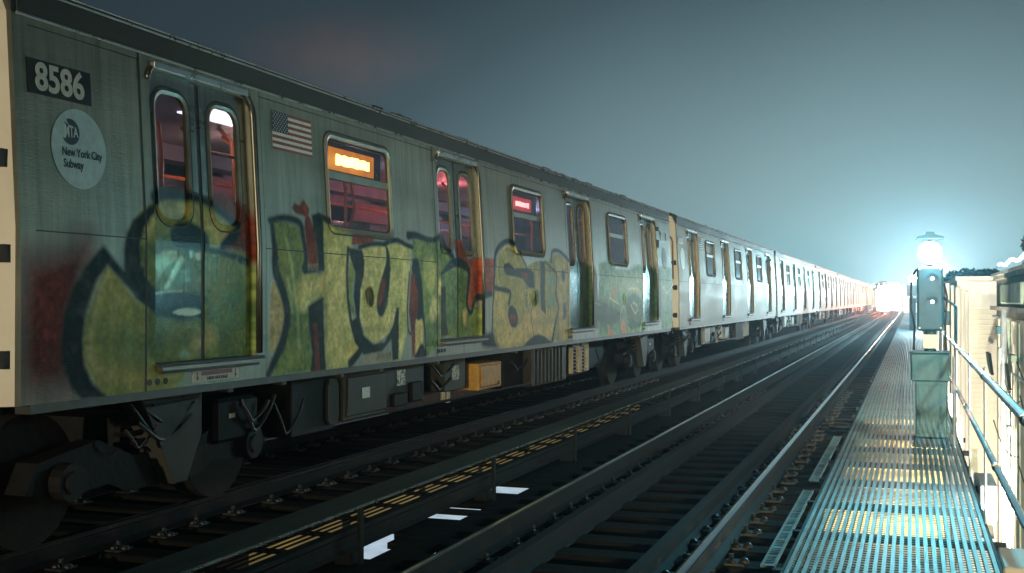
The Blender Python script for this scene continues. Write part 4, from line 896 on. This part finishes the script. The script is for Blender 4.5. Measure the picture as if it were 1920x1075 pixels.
        for y0 in (1.4, 3.4, 5.2, 7.2, 9.0, 11.0, 13.0): ad.box(-1.18, -1.16, y0, y0 + 1.2, 2.66, 2.93)
        for y0 in (2.55, 5.98, 7.3, 10.8): ad.box(-1.1, -.75, y0, y0 + .03, 1.6, 2.35)
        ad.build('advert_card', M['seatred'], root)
        po = MB()
        for y0 in (2.7, 3.75, 4.6, 5.9, 7.5, 9.0, 10.6, 12.3, 13.9, 15.4):
            po.tube([(.35, y0, 1.12), (.35, y0, 2.75), (.3, y0 + .03, 3.0), (.15, y0 + .06, 3.13)], .019, 8)
        for y0 in (1.55, 3.6, 4.25, 6.4, 11.3): po.tube([(-.1, y0, 3.12), (.12, y0 + .05, 2.95), (.18, y0 + .05, 2.6), (.1, y0 + .05, 2.35)], .018, 8)
        po.tube([(-.62, 2.6, 2.75), (-.62, 15.6, 2.75)], .018, 8); po.tube([(.66, 2.6, 2.78), (.66, 5.8, 2.78)], .016, 8); po.tube([(.66, 7.4, 2.78), (.66, 10.8, 2.78)], .016, 8)
        po.build('grab_pole', M['orange'], root)
        pw = MB(); pw.bbox(.2, .45, 2.35, 2.42, 1.7, 2.28, .02); pw.dome((.1, 2.3, 2.32), .12, 14, 6); pw.bbox(-.6, .2, 3.9, 3.96, 1.9, 2.32, .02); pw.bbox(-.5, .3, 8.9, 8.96, 1.9, 2.5, .02); pw.build('partition_panel', M['whitebox'], root)
        for (x, y, z, p, c, s_) in ((-.2, 2.1, 2.9, 6, (.72, .70, 1.0), .1), (0, 4.3, 2.8, 9, (1.0, .62, .45), .1), (-.1, 6.9, 2.9, 10, (.90, .80, 1.0), .1), (.2, 9.2, 2.9, 30, (1.0, .22, .22), .1), (0, 11.5, 2.8, 9, (1.0, .50, .42), .1), (-.2, 13.9, 2.9, 24, (.62, .62, 1.0), .1)):
            lo = point((x, y, z), p, c, s_); lo.name = 'ceiling_lamp_light'; lo.parent = root
        # tinted spill on the sign box
        lo = point((sx(2.8) - .035, WINS[0], 2.82), .35, (1, .5, .1), .02); lo.parent = root
    else:
        it = MB(); it.box(-1.30, 1.30, .2, Ln - .2, 1.05, 1.12); it.box(-1.33, -1.24, .2, Ln - .2, 1.12, 3.1); it.box(-1.2, 1.2, .2, Ln - .2, 3.14, 3.17); it.build('interior_lining', M['lilac'], root)
        dc = MB()
        for k in range(4):
            y = px0 + .05 + k * .13; dc.box(sx(2.85) + .006, sx(2.85) + .008, y, y + .08, 2.78, 2.91)
        dc.build('plate_numerals', M['white'], plo)
    return root
M['p_trim_plain'] = mat('window_trim_plain', (.28, .28, .22), .42, .4, .2, 6)
M['e_amber2'] = emit('yellow_sign_glow', (1.0, .72, .12), 1.15, .3, 12)
CX = -4.68 - W
car1 = build_car(True, 'subway_car', (CX, CAR_Y0, 0), "grey subway car numbered 8586 covered in green and navy graffiti, nearest in the train")
PITCH = 19.0
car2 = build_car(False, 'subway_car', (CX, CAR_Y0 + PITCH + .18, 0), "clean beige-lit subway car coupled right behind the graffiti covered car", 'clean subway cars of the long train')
lbl = ["clean subway car bathed in cyan light, third from the train's near end",
       "clean subway car with blue glints along its belt, fourth from the near end",
       "distant pale subway car, fifth from the near end of the train",
       "distant pale subway car, sixth from the near end of the train",
       "overexposed distant subway car, last but one in the train",
       "farthest subway car at the bright tail end of the train"]
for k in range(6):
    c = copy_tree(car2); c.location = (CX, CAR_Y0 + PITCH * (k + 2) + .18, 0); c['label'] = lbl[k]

# ------------------------------------------------------------------ ground, deck, track
gnd = MB(); gnd.quad((-400, -200, -6.5), (400, -200, -6.5), (400, 900, -6.5), (-400, 900, -6.5)); tag(gnd.build('street_ground', M['asphalt']), kind='structure')
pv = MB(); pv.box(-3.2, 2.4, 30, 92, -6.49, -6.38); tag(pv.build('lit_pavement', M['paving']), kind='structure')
def rail_profile(x): return [(x - .036, 0), (x + .036, 0), (x + .036, -.03), (x + .010, -.045), (x + .010, -.125), (x + .068, -.145), (x + .068, -.157), (x - .068, -.157), (x - .068, -.145), (x - .010, -.125), (x - .010, -.045), (x - .036, -.03)]
def make_rail(x, label, head=True, zoff=0.0, name='running_rail', cat='rail'):
    r = MB(); r.prism_y([(a, b + zoff) for a, b in rail_profile(x)], -4, 210); ob = r.build(name, M['rail']); tag(ob, label, cat)
    if head:
        h = MB(); h.prism_y([(x - .024, .0005 + zoff), (x - .012, .004 + zoff), (x + .012, .004 + zoff), (x + .024, .0005 + zoff)], -4, 210); h.build('rail_head', M['railhead'], ob)
    return ob
make_rail(-2.76, "shiny running rail of the empty track, on the side towards the train")
make_rail(-1.26, "shiny running rail of the empty track, on the side towards the walkway")
make_rail(-2.37, "dark guard rail just inside the empty track's train-side rail", False, -.02, 'guard_rail', 'guard rail')
make_rail(-1.55, "dark guard rail just inside the empty track's walkway-side rail", False, -.02, 'guard_rail', 'guard rail')
make_rail(-5.33, "running rail under the near wheels of the train")
make_rail(-6.83, "running rail under the far wheels of the train")
# sleepers
def sleeper_mesh(x0, x1, seed):
    m = MB(); m.bbox(x0, x1, -.12, .12, -.36, -.160, .012); return m
def sleeper_row(xa, xb, label, count, ystart, rails_x):
    proto = sleeper_mesh(xa, xb, 1).build('sleeper', M['tie']); tag(proto, label, 'sleeper', label)
    for rx in rails_x:
        for s_ in (-1, 1):
            fs = MB(); fs.box(rx + s_ * .07, rx + s_ * .20, -.08, .08, -.161, -.145)
            fs.dome((rx + s_ * .12, -.035, -.146), .026, 8, 3); fs.cyl((rx + s_ * .10, .04, -.146), (rx + s_ * .10, .04, -.105), .018, n=6)
            fs.dome((rx + s_ * .19, .0, -.150), .034, 10, 4)
            fs.build('rail_fastening', M['iron'], proto, smooth=False)
    proto.location = (0, ystart, 0)
    rr = random.Random(len(label))
    for i in range(1, count):
        c = copy_tree(proto, None, () if i < 44 else ('rail_fastening',)); c.location = (rr.uniform(-.03, .03), ystart + i * .5 + rr.uniform(-.02, .02), rr.uniform(-.006, .0)); c.rotation_euler = (0, 0, R(rr.uniform(-.8, .8)))
    far = MB()
    y = ystart + count * .5
    while y < 205: far.box(xa, xb, y - .12, y + .12, -.36, -.16); y += .5
    tag(far.build('far_sleepers', M['tie']), kind='stuff')
sleeper_row(-3.22, -.72, "dark timber sleeper of the empty track between train and walkway", 150, .6, (-2.76, -1.26))
sleeper_row(-7.4, -4.75, "dark timber sleeper in the shadow under the train", 150, 2.6, (-5.33, -6.83))
# longitudinal girders and cross beams
gd = MB()
for x in (-6.83, -5.33, -2.76, -1.26):
    gd.box(x - .12, x + .12, -4, 210, -.40, -.37); gd.box(x - .02, x + .02, -4, 210, -.50, -.40); gd.box(x - .12, x + .12, -4, 210, -.53, -.50)
tag(gd.build('steel_girders', M['girder']), kind='structure')
# deck boards between the tracks, three boards missing
holes = [(9.92, 10.5, -3.86, -3.40), (8.60, 8.98, -3.92, -3.44), (9.06, 9.32, -3.90, -3.44), (7.10, 7.62, -3.92, -3.50), (7.62, 7.95, -3.92, -3.62), (7.95, 8.12, -3.92, -3.72)]
dk = MB(); y = -3.0; rr = random.Random(12)
def plank(y0, y1, x0, x1): dk.box(x0, x1, y0 + .003, y1 - .003, -.245 + rr.uniform(-.004, .004), -.20)
cuts = sorted({h[0] for h in holes} | {h[1] for h in holes})
y = -3.0
while y < 205:
    y2 = y + .24 if y < 40 else y + 2.0
    for c in cuts:
        if y < c < y2 - 1e-6: y2 = c; break
    hole = [h for h in holes if h[0] - 1e-6 <= y and y2 <= h[1] + 1e-6]
    if hole: plank(y, y2, -3.99, hole[0][2]); plank(y, y2, hole[0][3], -3.23)
    else: plank(y, y2, -3.99, -3.23)
    y = y2
tag(dk.build('deck_boards', M['tie']), kind='structure')
# open grating strip beyond the third rail
gs = MB()
for k in range(5): gs.box(-4.34 + k * .072, -4.312 + k * .072, -3, 120, -.150, -.145)
y = -3
while y < 60: gs.box(-4.36, -3.98, y, y + .06, -.175, -.1505); y += .62
tag(gs.build('grating_strip', M['girder']), kind='structure')
# third rail with cover board
tr3 = empty('third_rail', (0, 0, 0), "third rail under a long grey cover board with a bright edge, between the tracks", 'third rail')
m = MB(); m.prism_y([(a - 3.60 + 0, b) for a, b in [(-.035, .03), (.035, .03), (.035, 0), (.012, -.02), (.012, -.1), (.05, -.12), (-.05, -.12), (-.012, -.1), (-.012, -.02), (-.035, 0)]], -4, 205); m.build('conductor_rail', M['rail'], tr3)
m = MB(); yy = -4.0; rr = random.Random(5)
while yy < 205:
    ln_ = 3.05; dz = rr.uniform(-.003, .003); m.bbox(-3.77, -3.475, yy + .008, yy + ln_, .189 + dz, .20 + dz, .003); yy += ln_
m.build('cover_board', M['cover'], tr3)
m = MB(); m.box(-3.474, -3.466, -4, 205, .188, .203); m.build('lit_edge_strip', M['coveredge'], tr3)  # bright strip added to draw the light along the board's edge
proto = None
for i in range(44):
    y = 1.75 + i * 2.6
    if proto is None:
        b = MB(); b.box(-3.51, -3.485, -.025, .025, -.20, .189); b.box(-3.75, -3.511, -.025, .025, .176, .189); b.box(-3.66, -3.54, -.06, .06, -.20, -.12); proto = b.build('cover_bracket', M['girder'], tr3); proto.location = (0, y, 0)
    else:
        c = proto.copy(); COL.objects.link(c); c.location = (0, y, 0)
# cables lying along the deck
cb = MB(); rr = random.Random(8); pts = []
for i in range(80): pts.append((-4.55 + .03 * math.sin(i * .7) + rr.uniform(-.015, .015), 1 + i * .8, -.12))
cb.tube(pts, .02, 6); tag(cb.build('cable', M['rubber']), "black cable lying loosely on the deck beside the train", 'cable')

# ------------------------------------------------------------------ walkway grating
WX0, WX1 = -.690, .464
wk = MB(); nb = 25
for k in range(nb):
    x = WX0 + (WX1 - WX0) * k / (nb - 1); wk.box(x - .0125, x + .0125, 1.5, 205, -.032, .0)
tag(wk.build('walkway', M['frp']), kind='structure')
wx = MB(); y = 1.5
while y < 34:
    wx.box(WX0, WX1, y, y + .011, -.010, -.006); y += .068
y = 34
while y < 205: wx.box(WX0, WX1, y, y + .01, -.011, -.007); y += .30
tag(wx.build('walkway_rods', M['frpx']), kind='structure')
wb = MB(); y = 2.1
while y < 205:
    wb.box(WX0 - .10, WX1 + .12, y, y + .07, -.085, -.036); y += 1.22
wb.box(WX0 - .03, WX0 - .015, 1.5, 205, -.10, .004); wb.box(WX1 + .015, WX1 + .03, 1.5, 205, -.10, .004)
tag(wb.build('walkway_beams', M['girder']), kind='structure')
# perforated plates beside the walkway
def perf(y0, y1, label):
    m = MB(); x0, x1 = -.90, -.81; m.box(x0, x0 + .016, y0, y1, -.10, -.085); m.box(x1 - .016, x1, y0, y1, -.10, -.085); y = y0; k = 0
    while y < y1 - .02: m.box(x0 + .0161, x1 - .0161, y, y + (.022 if k % 4 else .06), -.10, -.085); y += .055 if k % 4 else .10; k += 1
    tag(m.build('perforated_strip', M['frp']), label, 'metal strip', 'perforated strips beside the walkway')
perf(5.3, 7.05, "short perforated metal strip nearest the camera, left of the walkway"); perf(7.30, 10.3, "long perforated metal strip left of the walkway, behind the nearest one"); perf(10.9, 14.5, "faint perforated metal strip farthest along the walkway's left edge")

# ------------------------------------------------------------------ railing
rl = empty('railing', (.45, 8.8, 0), "pale post and pipe railing on the right edge of the walkway", 'railing')
def addpart(mb, name, m_, root, **k): 
    mb.v = [(x - root.location.x, y - root.location.y, z - root.location.z) for x, y, z in mb.v]; return mb.build(name, m_, root, **k)
m = MB(); m.tube([(.462, 2.2, 1.06), (.462, 60, 1.06)], .024, 12)
for y in (5.35, 8.3, 9.8, 12.1, 15.2, 18.4): m.cyl((.462, y, 1.06), (.462, y + .05, 1.06), .030, n=12)
addpart(m, 'top_pipe', M['pipe'], rl, smooth=False)
m = MB(); m.tube([(.462, 2.2, .60), (.462, 60, .60)], .020, 10)
for y in (7.2, 11.2): m.cyl((.462, y, .6), (.462, y + .05, .6), .026, n=12)
addpart(m, 'middle_pipe', M['pipe'], rl)
for y in (8.72, 11.0, 14.1, 17.3, 20.5, 23.7, 27, 30.2, 33.5, 37, 41, 45, 50):
    m = MB(); m.bbox(.478, .495, y - .045, y + .045, -.10, 1.10, .004); m.box(.43, .545, y - .055, y + .055, -.115, -.095); m.box(.484, .55, y - .006, y + .006, -.10, .25)
    addpart(m, 'post', M['galv'], rl)
m = MB(); m.bbox(.52, .76, 7.55, 8.15, -.165, -.045, .01); jb = tag(m.build('junction_box', M['whitebox']), "white flat cover box at the foot of the railing beside the walkway", 'box')
m = MB(); m.bbox(.56, .80, 6.5, 7.3, -.55, -.17, .02); tag(m.build('cable_trough', M['rubber']), "dark box hanging below the white cover box right of the walkway", 'trough')
m = MB(); m.bbox(.53, .66, 10.2, 10.9, -.25, .05, .01); tag(m.build('pipe_clamp_box', M['galv']), "grey clamp box low behind the railing, beyond the white cover box", 'box')

# ------------------------------------------------------------------ signal on its relay case
sg = empty('track_signal', (.19, 13.15, 0), "tall dark signal with a glaring cyan-white lamp, standing on the walkway", 'signal')
def sp_(nm, m_, f, **k): mb = MB(); f(mb); return mb.build(nm, m_, sg, **k)
rc = sp_('relay_case', M['relay'], lambda m: (m.bbox(-.155, .165, -.14, .14, .10, .72, .012),))
sp_('relay_case_head', M['relay'], lambda m: m.bbox(-.20, .19, -.16, .16, .70, 1.0, .015)).parent = rc
mm = MB(); mm.bbox(-.215, .205, -.17, .17, 1.0, 1.022, .006); mm.build('case_lid', M['sigcase'], rc)
mm = MB(); mm.bbox(-.12, .13, -.147, -.141, .16, .66, .002); mm.cyl((.11, -.15, .42), (.11, -.17, .42), .012); mm.cyl((-.10, -.165, .84), (-.10, -.175, .84), .018); mm.build('case_door', M['relay'], rc)
sp_('base', M['sigdark'], lambda m: (m.bbox(-.17, .18, -.15, .15, .0, .10, .01), m.box(-.19, .20, -.17, .17, 0, .02)))
body = sp_('signal_head', M['sigdark'], lambda m: (m.bbox(-.135, .130, -.10, .12, 1.24, 1.93, .02), m.cyl((0, 0, 1.02), (0, 0, 1.26), .06)))
lamp = sp_('lamp_head', M['sigdark'], lambda m: (m.cyl((0, -.06, 2.075), (0, .12, 2.075), .125, n=20), m.prism_y([(-.145, 2.225), (.145, 2.225), (.13, 2.25), (.05, 2.27), (.04, 2.30), (-.04, 2.30), (-.05, 2.27), (-.13, 2.25)], -.13, .10), m.box(-.02, .02, .02, .08, 2.18, 2.24), m.box(-.03, .03, .0, .08, 1.92, 1.96)))
mm = MB(); mm.dome((0, -.075, 2.075), .118, 24, 5, (0, -1, 0)); mm.cyl((0, -.061, 2.075), (0, -.075, 2.075), .118, n=24); mm.build('lens', M['e_signal'], lamp)
for z in (1.80, 1.55):
    mm = MB(); mm.cyl((.02, -.101, z), (.02, -.11, z), .018, n=14); mm.build('small_lens', M['e_lens2'], body)
    mm = MB(); n_ = 10
    for i in range(n_):
        a0, a1 = math.pi * i / n_, math.pi * (i + 1) / n_
        mm.quad((.02 + .06 * math.cos(a0), -.101, z + .06 * math.sin(a0)), (.02 + .06 * math.cos(a1), -.101, z + .06 * math.sin(a1)), (.02 + .06 * math.cos(a1), -.17, z + .06 * math.sin(a1)), (.02 + .06 * math.cos(a0), -.17, z + .06 * math.sin(a0)))
    mm.build('visor', M['sigdark'], body)
sp_('signal_plate', M['cream'], lambda m: m.bbox(-.075, .085, -.09, -.07, 1.05, 1.20, .004))
sp_('side_bracket', M['sigdark'], lambda m: (m.tube([(.13, .0, 1.60), (.26, 0, 1.50), (.26, .05, 1.1)], .016, 6), m.bbox(.13, .20, -.05, .05, 1.30, 1.45, .01)))
sp_('ladder', M['galv'], lambda m: (m.tube([(.24, .1, .0), (.24, .1, .95)], .013, 6), m.tube([(.24, .3, .0), (.24, .3, .95)], .013, 6), [m.tube([(.24, .1, .15 + k * .2), (.24, .3, .15 + k * .2)], .01, 6) for k in range(4)]))
sp_('cable_loop', M['rubber'], lambda m: (m.sweep([(-.14, .02, 1.9), (-.19, .02, 1.8), (-.20, .02, 1.5), (-.16, .02, 1.28), (-.17, .02, 1.03)], .012, 6), m.sweep([(.14, -.05, 1.75), (.17, -.06, 1.6), (.15, -.05, 1.3), (.16, -.05, 1.03)], .010, 6)))
for z in (1.27, 1.90):
    for x in (-.11, .105): sp_('head_bolt', M['galv'], lambda m: m.cyl((x, -.10, z), (x, -.112, z), .011, n=8))
l1 = spot((.19, 12.90, 2.075), (-.05, 5, .3), 460, (.16, .80, 1.0), 62, .9, .07); l1.name = 'signal_lamp_light'
l3 = spot((.19, 12.90, 2.075), (-3.4, 8, 1.9), 190, (.20, .82, 1.0), 120, .9, .07); l3.name = 'signal_lamp_light'
l4 = spot((.19, 12.93, 2.075), (0, 0, 1.6), 1000, (.06, .62, 1.0), 26, 1.0, .07); l4.name = 'signal_lamp_light'
# far signal
sg2 = empty('track_signal', (.05, 62, 0), "small far signal with a white lamp, left behind the tall signal", 'signal')
def s2(nm, m_, f): mb = MB(); f(mb); return mb.build(nm, m_, sg2)
s2('post', M['sigdark'], lambda m: (m.bbox(-.16, .16, -.14, .14, 0, 1.65, .02), m.cyl((0, 0, 1.6), (0, 0, 2.2), .05)))
s2('equipment_case', M['whitebox'], lambda m: m.bbox(-.28, .34, -.2, .2, 1.75, 2.35, .02))
h2 = s2('lamp_head', M['sigdark'], lambda m: m.bbox(-.15, .15, -.1, .1, 2.4, 2.85, .02))
mm = MB(); mm.cyl((0, -.101, 2.65), (0, -.13, 2.65), .20, n=20); mm.build('lens', M['e_signal'], h2)
l2 = spot((.05, 61.8, 2.65), (-1.5, 20, 0), 500, COOL, 100, .8, .07); l2.name = 'signal_lamp_light'

# ------------------------------------------------------------------ right-hand buildings
bb = empty('street_building', (1.72, 15, -6.5), "bright cream building with dark vents close behind the railing", 'building')
def bp(nm, m_, f, root, **k):
    mb = MB(); f(mb); mb.v = [(x - root.location.x, y - root.location.y, z - root.location.z) for x, y, z in mb.v]; return mb.build(nm, m_, root, **k)
bp('wall', M['wall'], lambda m: m.box(1.72, 9, 4, 26.6, -6.5, 1.98), bb)
bp('parapet', M['pilaster'], lambda m: (m.box(1.66, 1.78, 4, 26.7, 1.985, 2.06), m.box(1.62, 9, 4, 26.8, 2.063, 2.12), m.box(1.60, 1.716, 4, 26.75, 1.36, 1.44), m.box(1.64, 1.716, 4, 26.7, 1.20, 1.24)), bb)
rr = random.Random(2); y = 5.0
while y < 26.2:
    w_ = rr.uniform(.16, .42); bp('pilaster', rr.choice([M['pilaster'], M['wallgreen'], M['wall2']]), lambda m: m.bbox(1.665 + rr.uniform(0, .03), 1.716, y, y + w_, -6.4, 1.19, .01), bb); y += w_ + rr.uniform(.35, 1.1)
for (u, v) in ((1862, 680), (1894, 702)):
    p = ray_plane(u, v, x=1.70); bp('vent', M['louvre'], lambda m: (m.prism_x([(p.y + .9, p.z + .20), (p.y - .1, p.z + .20), (p.y - 1.0, p.z - .22), (p.y - .35, p.z - .20), (p.y + .5, p.z - .02)], 1.60, 1.655),), bb)
bp('downpipe', M['galv'], lambda m: (m.tube([(1.60, 22.8, -6.4), (1.60, 22.8, 1.4)], .05, 8), m.tube([(1.60, 17.4, -6.4), (1.60, 17.4, .2)], .035, 8), m.tube([(1.62, 5, .32), (1.62, 21, .32)], .02, 6), m.tube([(1.62, 5, .02), (1.62, 19, -.02)], .015, 6)), bb)
bp('sign_board', M['wallgreen'], lambda m: (m.bbox(1.60, 1.72, 11, 18.5, 1.46, 1.92, .02), m.bbox(1.58, 1.70, 19.2, 23.5, 1.50, 1.86, .02)), bb)
bp('upper_storey', M['pilaster'], lambda m: (m.prism_y([(2.0, 2.12), (9, 2.12), (9, 2.75), (3.4, 2.70), (2.05, 2.30)], 9, 24.5)), bb)
rr = random.Random(77)
for i in range(9):
    y = rr.uniform(9, 25); z = rr.uniform(-1.6, .9); h = rr.uniform(.10, .30); bp('meter_box', rr.choice([M['galv'], M['wallgreen'], M['relay']]), lambda m: m.bbox(1.57, 1.66, y, y + rr.uniform(.2, .5), z, z + h, .01), bb)
for i in range(7):
    y0 = rr.uniform(7, 20); z0 = rr.uniform(-1.2, 1.1); y1 = y0 + rr.uniform(2, 6); sag = rr.uniform(.05, .25)
    bp('cable', M['rubber'], lambda m: m.sweep([(1.60, y0 + (y1 - y0) * k / 10, z0 - sag * math.sin(math.pi * k / 10)) for k in range(11)], .011, 5), bb)
fb = empty('string_light', (1.75, 18, 2.2), "row of small white festoon bulbs along the roof edge of the cream building", 'string light')
m = MB(); m.tube([(1.66, 13 + i * .9, 2.26 + .03 * math.sin(i * 2.1)) for i in range(15)], .006, 5); addpart(m, 'cord', M['rubber'], fb)
m = MB()
for i in range(27): y = 13 + i * .46; z = 2.25 + .03 * math.sin(i * 1.05); m.dome((1.66, y, z), .034, 8, 4, (0, 0, -1)); m.dome((1.66, y, z), .034, 8, 3)
addpart(m, 'bulbs', M['e_bulb'], fb)
ba = empty('siding_building', (1.0, 29, -6.5), "pale building with horizontal siding, end on beyond the signal", 'building')
bp('wall', M['wall2'], lambda m: m.box(1.02, 5.0, 29, 42, -6.5, 2.02), ba)
def siding(m):
    z = -2.0
    while z < 1.35: m.add([(1.30, 28.995, z), (1.95, 28.995, z), (1.95, 28.955, z + .005), (1.30, 28.955, z + .005), (1.95, 28.99, z + .112), (1.30, 28.99, z + .112)], [(0, 1, 2, 3), (3, 2, 4, 5)]); z += .115
bp('siding', M['wall2'], siding, ba)
bp('roof_trim', M['pilaster'], lambda m: (m.box(.98, 5.04, 28.94, 42.1, 2.023, 2.12), m.box(1.28, 1.95, 28.95, 28.99, 1.38, 1.99)), ba)
bp('downpipe', M['pilaster'], lambda m: [m.tube([(x, 28.93, -6), (x, 28.93, 1.96 - k * .05)], r_, 8) for k, (x, r_) in enumerate(((.80, .05), (.91, .035), (1.03, .06), (1.13, .03), (1.22, .045)))], ba)
# street-level things opposite, glimpsed through the deck
sh = empty('shopfront_row', (-18.2, 50, -6.5), "row of dim buildings with lit yellow shop windows across the street", 'building')
bp('wall', M['brick'], lambda m: m.box(-30, -18.2, -5, 130, -6.5, -2.2), sh)
bp('lit_window', M['e_shop'], lambda m: [m.box(-18.19, -18.1, -3 + k * 6.4, 2.6 + k * 6.4, -6.3, -3.4) for k in range(5, 13)], sh)
wv = empty('added_glow_slab', (-16.6, 39, -6.5), "added white glowing slab at street level seen through gaps in the deck", 'glowing slab')
bp('slab_top', M['e_white'], lambda m: m.prism_y([(-16.4, -5.89), (-13.5, -6.15), (-13.5, -6.25), (-16.4, -5.99)], 28.5, 52), wv)  # made-up slab, its glow stands in for the lit street below
bp('post', M['galv'], lambda m: [m.cyl((x, y, -6.5), (x, y, -6.2 if x > -15 else -6.0), .04) for x in (-13.8, -16.2) for y in (29, 38, 51)], wv)

# ------------------------------------------------------------------ far end: station, red marker train, trees, hills
stn = empty('station', (0, 190, 0), "brightly glowing distant station at the end of the line", 'station')
bp('platform_screen', M['e_station'], lambda m: m.prism_y([(-5.6, .4), (.6, .4), (.6, 3.2), (-.8, 3.5), (-2.2, 4.1), (-4.2, 3.8), (-5.6, 2.9)], 185, 185.4), stn); bp('platform_screen', M['e_station'], lambda m: m.box(-9.5, -6.0, 197, 197.4, -.2, 3.0), stn)
bp('canopy_roof', M['pilaster'], lambda m: m.prism_x([(186, 4.1), (200, 4.3), (200, 4.4), (186, 4.2)], -4.4, -2.0), stn)
bp('platform', M['whitebox'], lambda m: (m.box(-.9, 2.0, 150, 200, -.1, 1.0), m.box(-5, -.9, 180, 200, -.3, .35)), stn)
bp('column', M['relay'], lambda m: [m.box(x, x + .12, 184.6, 184.8, .3, 4.1) for x in (-5.4, -3.4, -1.4, .4)], stn)
lr = random.Random(6)
for k in range(9):
    x = -5.4 + k * .72; g = MB(); g.cyl((x, 183.6, 4.1), (x, 183.6, 3.7 + lr.uniform(-.3, .2)), .03, n=6); g.dome((x, 183.5, 3.6), .18, 10, 4, (0, 0, -1)); g.dome((x, 183.5, 3.6), .18, 10, 3); g2 = MB(); g2.v = g.v; g2.f = g.f; g2.v = [(a - 0, b - 190, c) for a, b, c in g2.v]; g2.build('glare_bulb', M['e_lens2'], stn)  # bulbs added along the roof front for the far glare
point((-2.6, 176, 3.2), 3000, (1.0, .90, .80), .2)  # added light for the haze glow in front of the station
point((-3.1, 150, 2.0), 1500, (1.0, .45, .25), .2)  # added orange light above the track, without a lamp of its own
rt = empty('work_trolley', (-3.55, 128, 0), "small distant trolley with a red glow on the track by the train's tail", 'trolley')
bp('frame', M['whitebox'], lambda m: (m.bbox(-3.1, -2.2, 127, 129, .35, 1.1, .03), m.box(-3.05, -3.0, 127, 127.05, 1.1, 2.2), m.box(-2.3, -2.25, 127, 127.05, 1.1, 2.2), m.box(-3.1, -2.2, 127, 127.1, 2.2, 2.3)), rt)
bp('wheel', M['rail'], lambda m: [m.cyl((x, y, .18), (x + .08, y, .18), .18) for x in (-2.84, -2.2) for y in (127.4, 128.6)], rt)
bp('red_lamp', M['e_redlamp'], lambda m: (m.cyl((-2.95, 126.95, .95), (-2.95, 126.9, .95), .11), m.cyl((-2.40, 126.95, .95), (-2.40, 126.9, .95), .11), m.cyl((-2.7, 126.95, 1.9), (-2.7, 126.9, 1.9), .09)), rt)
point((-2.7, 126.2, .9), 4000, (1, .20, .09), .1)
hl = MB(); rr = random.Random(31)
def hillprof(x): return 2.5 + 2.6 * math.exp(-((x + 12) / 4.5) ** 2) + 2.2 * math.exp(-((x + 5) / 3) ** 2) + .5 * math.sin(x * .9)
vs = []; xs = [-60 + i * 1.2 for i in range(110)]
for x in xs: vs += [(x, 240, -6.5), (x, 243, hillprof(x) + rr.uniform(-.15, .15)), (x, 256, -6.5)]
fs = []
for i in range(len(xs) - 1): a = i * 3; fs += [(a, a + 3, a + 4, a + 1), (a + 1, a + 4, a + 5, a + 2)]
hl.add(vs, fs); tag(hl.build('hills', M['leaf']), kind='structure')
def tree(name, base, crown_c, crown_r, n, label, seed, leaf=.06):
    e = empty(name, base, label, 'tree', 'trees beyond the buildings'); rr = random.Random(seed)
    cx, cy, cz = (crown_c[i] - base[i] for i in range(3))
    t = MB(); t.cyl((0, 0, 0), (cx, cy, cz), .16, .05, n=8)
    for k in range(6):
        a = rr.uniform(0, 6.28); t.cyl((cx * .8, cy * .8, cz * .85), (cx + math.cos(a) * crown_r[0] * .7, cy + math.sin(a) * crown_r[1] * .7, cz + rr.uniform(-.1, .6) * crown_r[2]), .04, .012, n=6)
    t.build('trunk', M['bark'], e)
    c = MB(); lobes = [(rr.gauss(0, .45), rr.gauss(0, .45), rr.gauss(0, .4), rr.uniform(.35, .6)) for _ in range(11)]
    for i in range(n):
        lx, ly, lz, lr = rr.choice(lobes); v = Vector((rr.gauss(0, 1), rr.gauss(0, 1), rr.gauss(0, 1))).normalized() * lr * rr.uniform(.55, 1.05)
        p = Vector((cx + (lx + v.x) * crown_r[0], cy + (ly + v.y) * crown_r[1], cz + (lz + v.z) * crown_r[2]))
        d1 = Vector((rr.gauss(0, 1), rr.gauss(0, 1), rr.gauss(0, 1))).normalized(); d2 = d1.cross(Vector((rr.gauss(0, 1), rr.gauss(0, 1), rr.gauss(0, 1)))).normalized(); s_ = leaf * rr.uniform(.6, 1.5)
        c.add([p - d1 * s_, p + d2 * s_ * .5, p + d1 * s_, p - d2 * s_ * .5], [(0, 1, 2, 3)])
    c.build('crown', M['leaf'], e); return e
tree('tree', (3.3, 31, -6.5), (3.15, 31, 2.95), (.62, .6, .62), 3800, "dark round tree above the cream building at the right edge", 1, .075)
tree('tree', (3.3, 52, -6.5), (2.75, 52, 2.6), (.75, .8, .55), 2600, "dark blue tree behind the siding building, left of the roof bulbs", 2, .09)
tree('tree', (1.9, 58, -6.5), (1.75, 58, 2.45), (.6, .7, .4), 1800, "small low tree just right of the tall signal", 3, .09)

# ------------------------------------------------------------------ night air
hz = MB(); hz.box(-60, 60, -25, 232, -7.5, 9.0); hzo = hz.build('haze', M['white']); tag(hzo, kind='stuff')
hm = bpy.data.materials.new('haze_volume'); hm.use_nodes = True; n = hm.node_tree.nodes; l = hm.node_tree.links; n.clear()
oo = n.new('ShaderNodeOutputMaterial'); pvn = n.new('ShaderNodeVolumePrincipled'); pvn.inputs['Color'].default_value = (.80, .90, .95, 1); pvn.inputs['Density'].default_value = .0015; pvn.inputs['Anisotropy'].default_value = .78
l.new(pvn.outputs[0], oo.inputs['Volume']); hzo.data.materials.clear(); hzo.data.materials.append(hm)
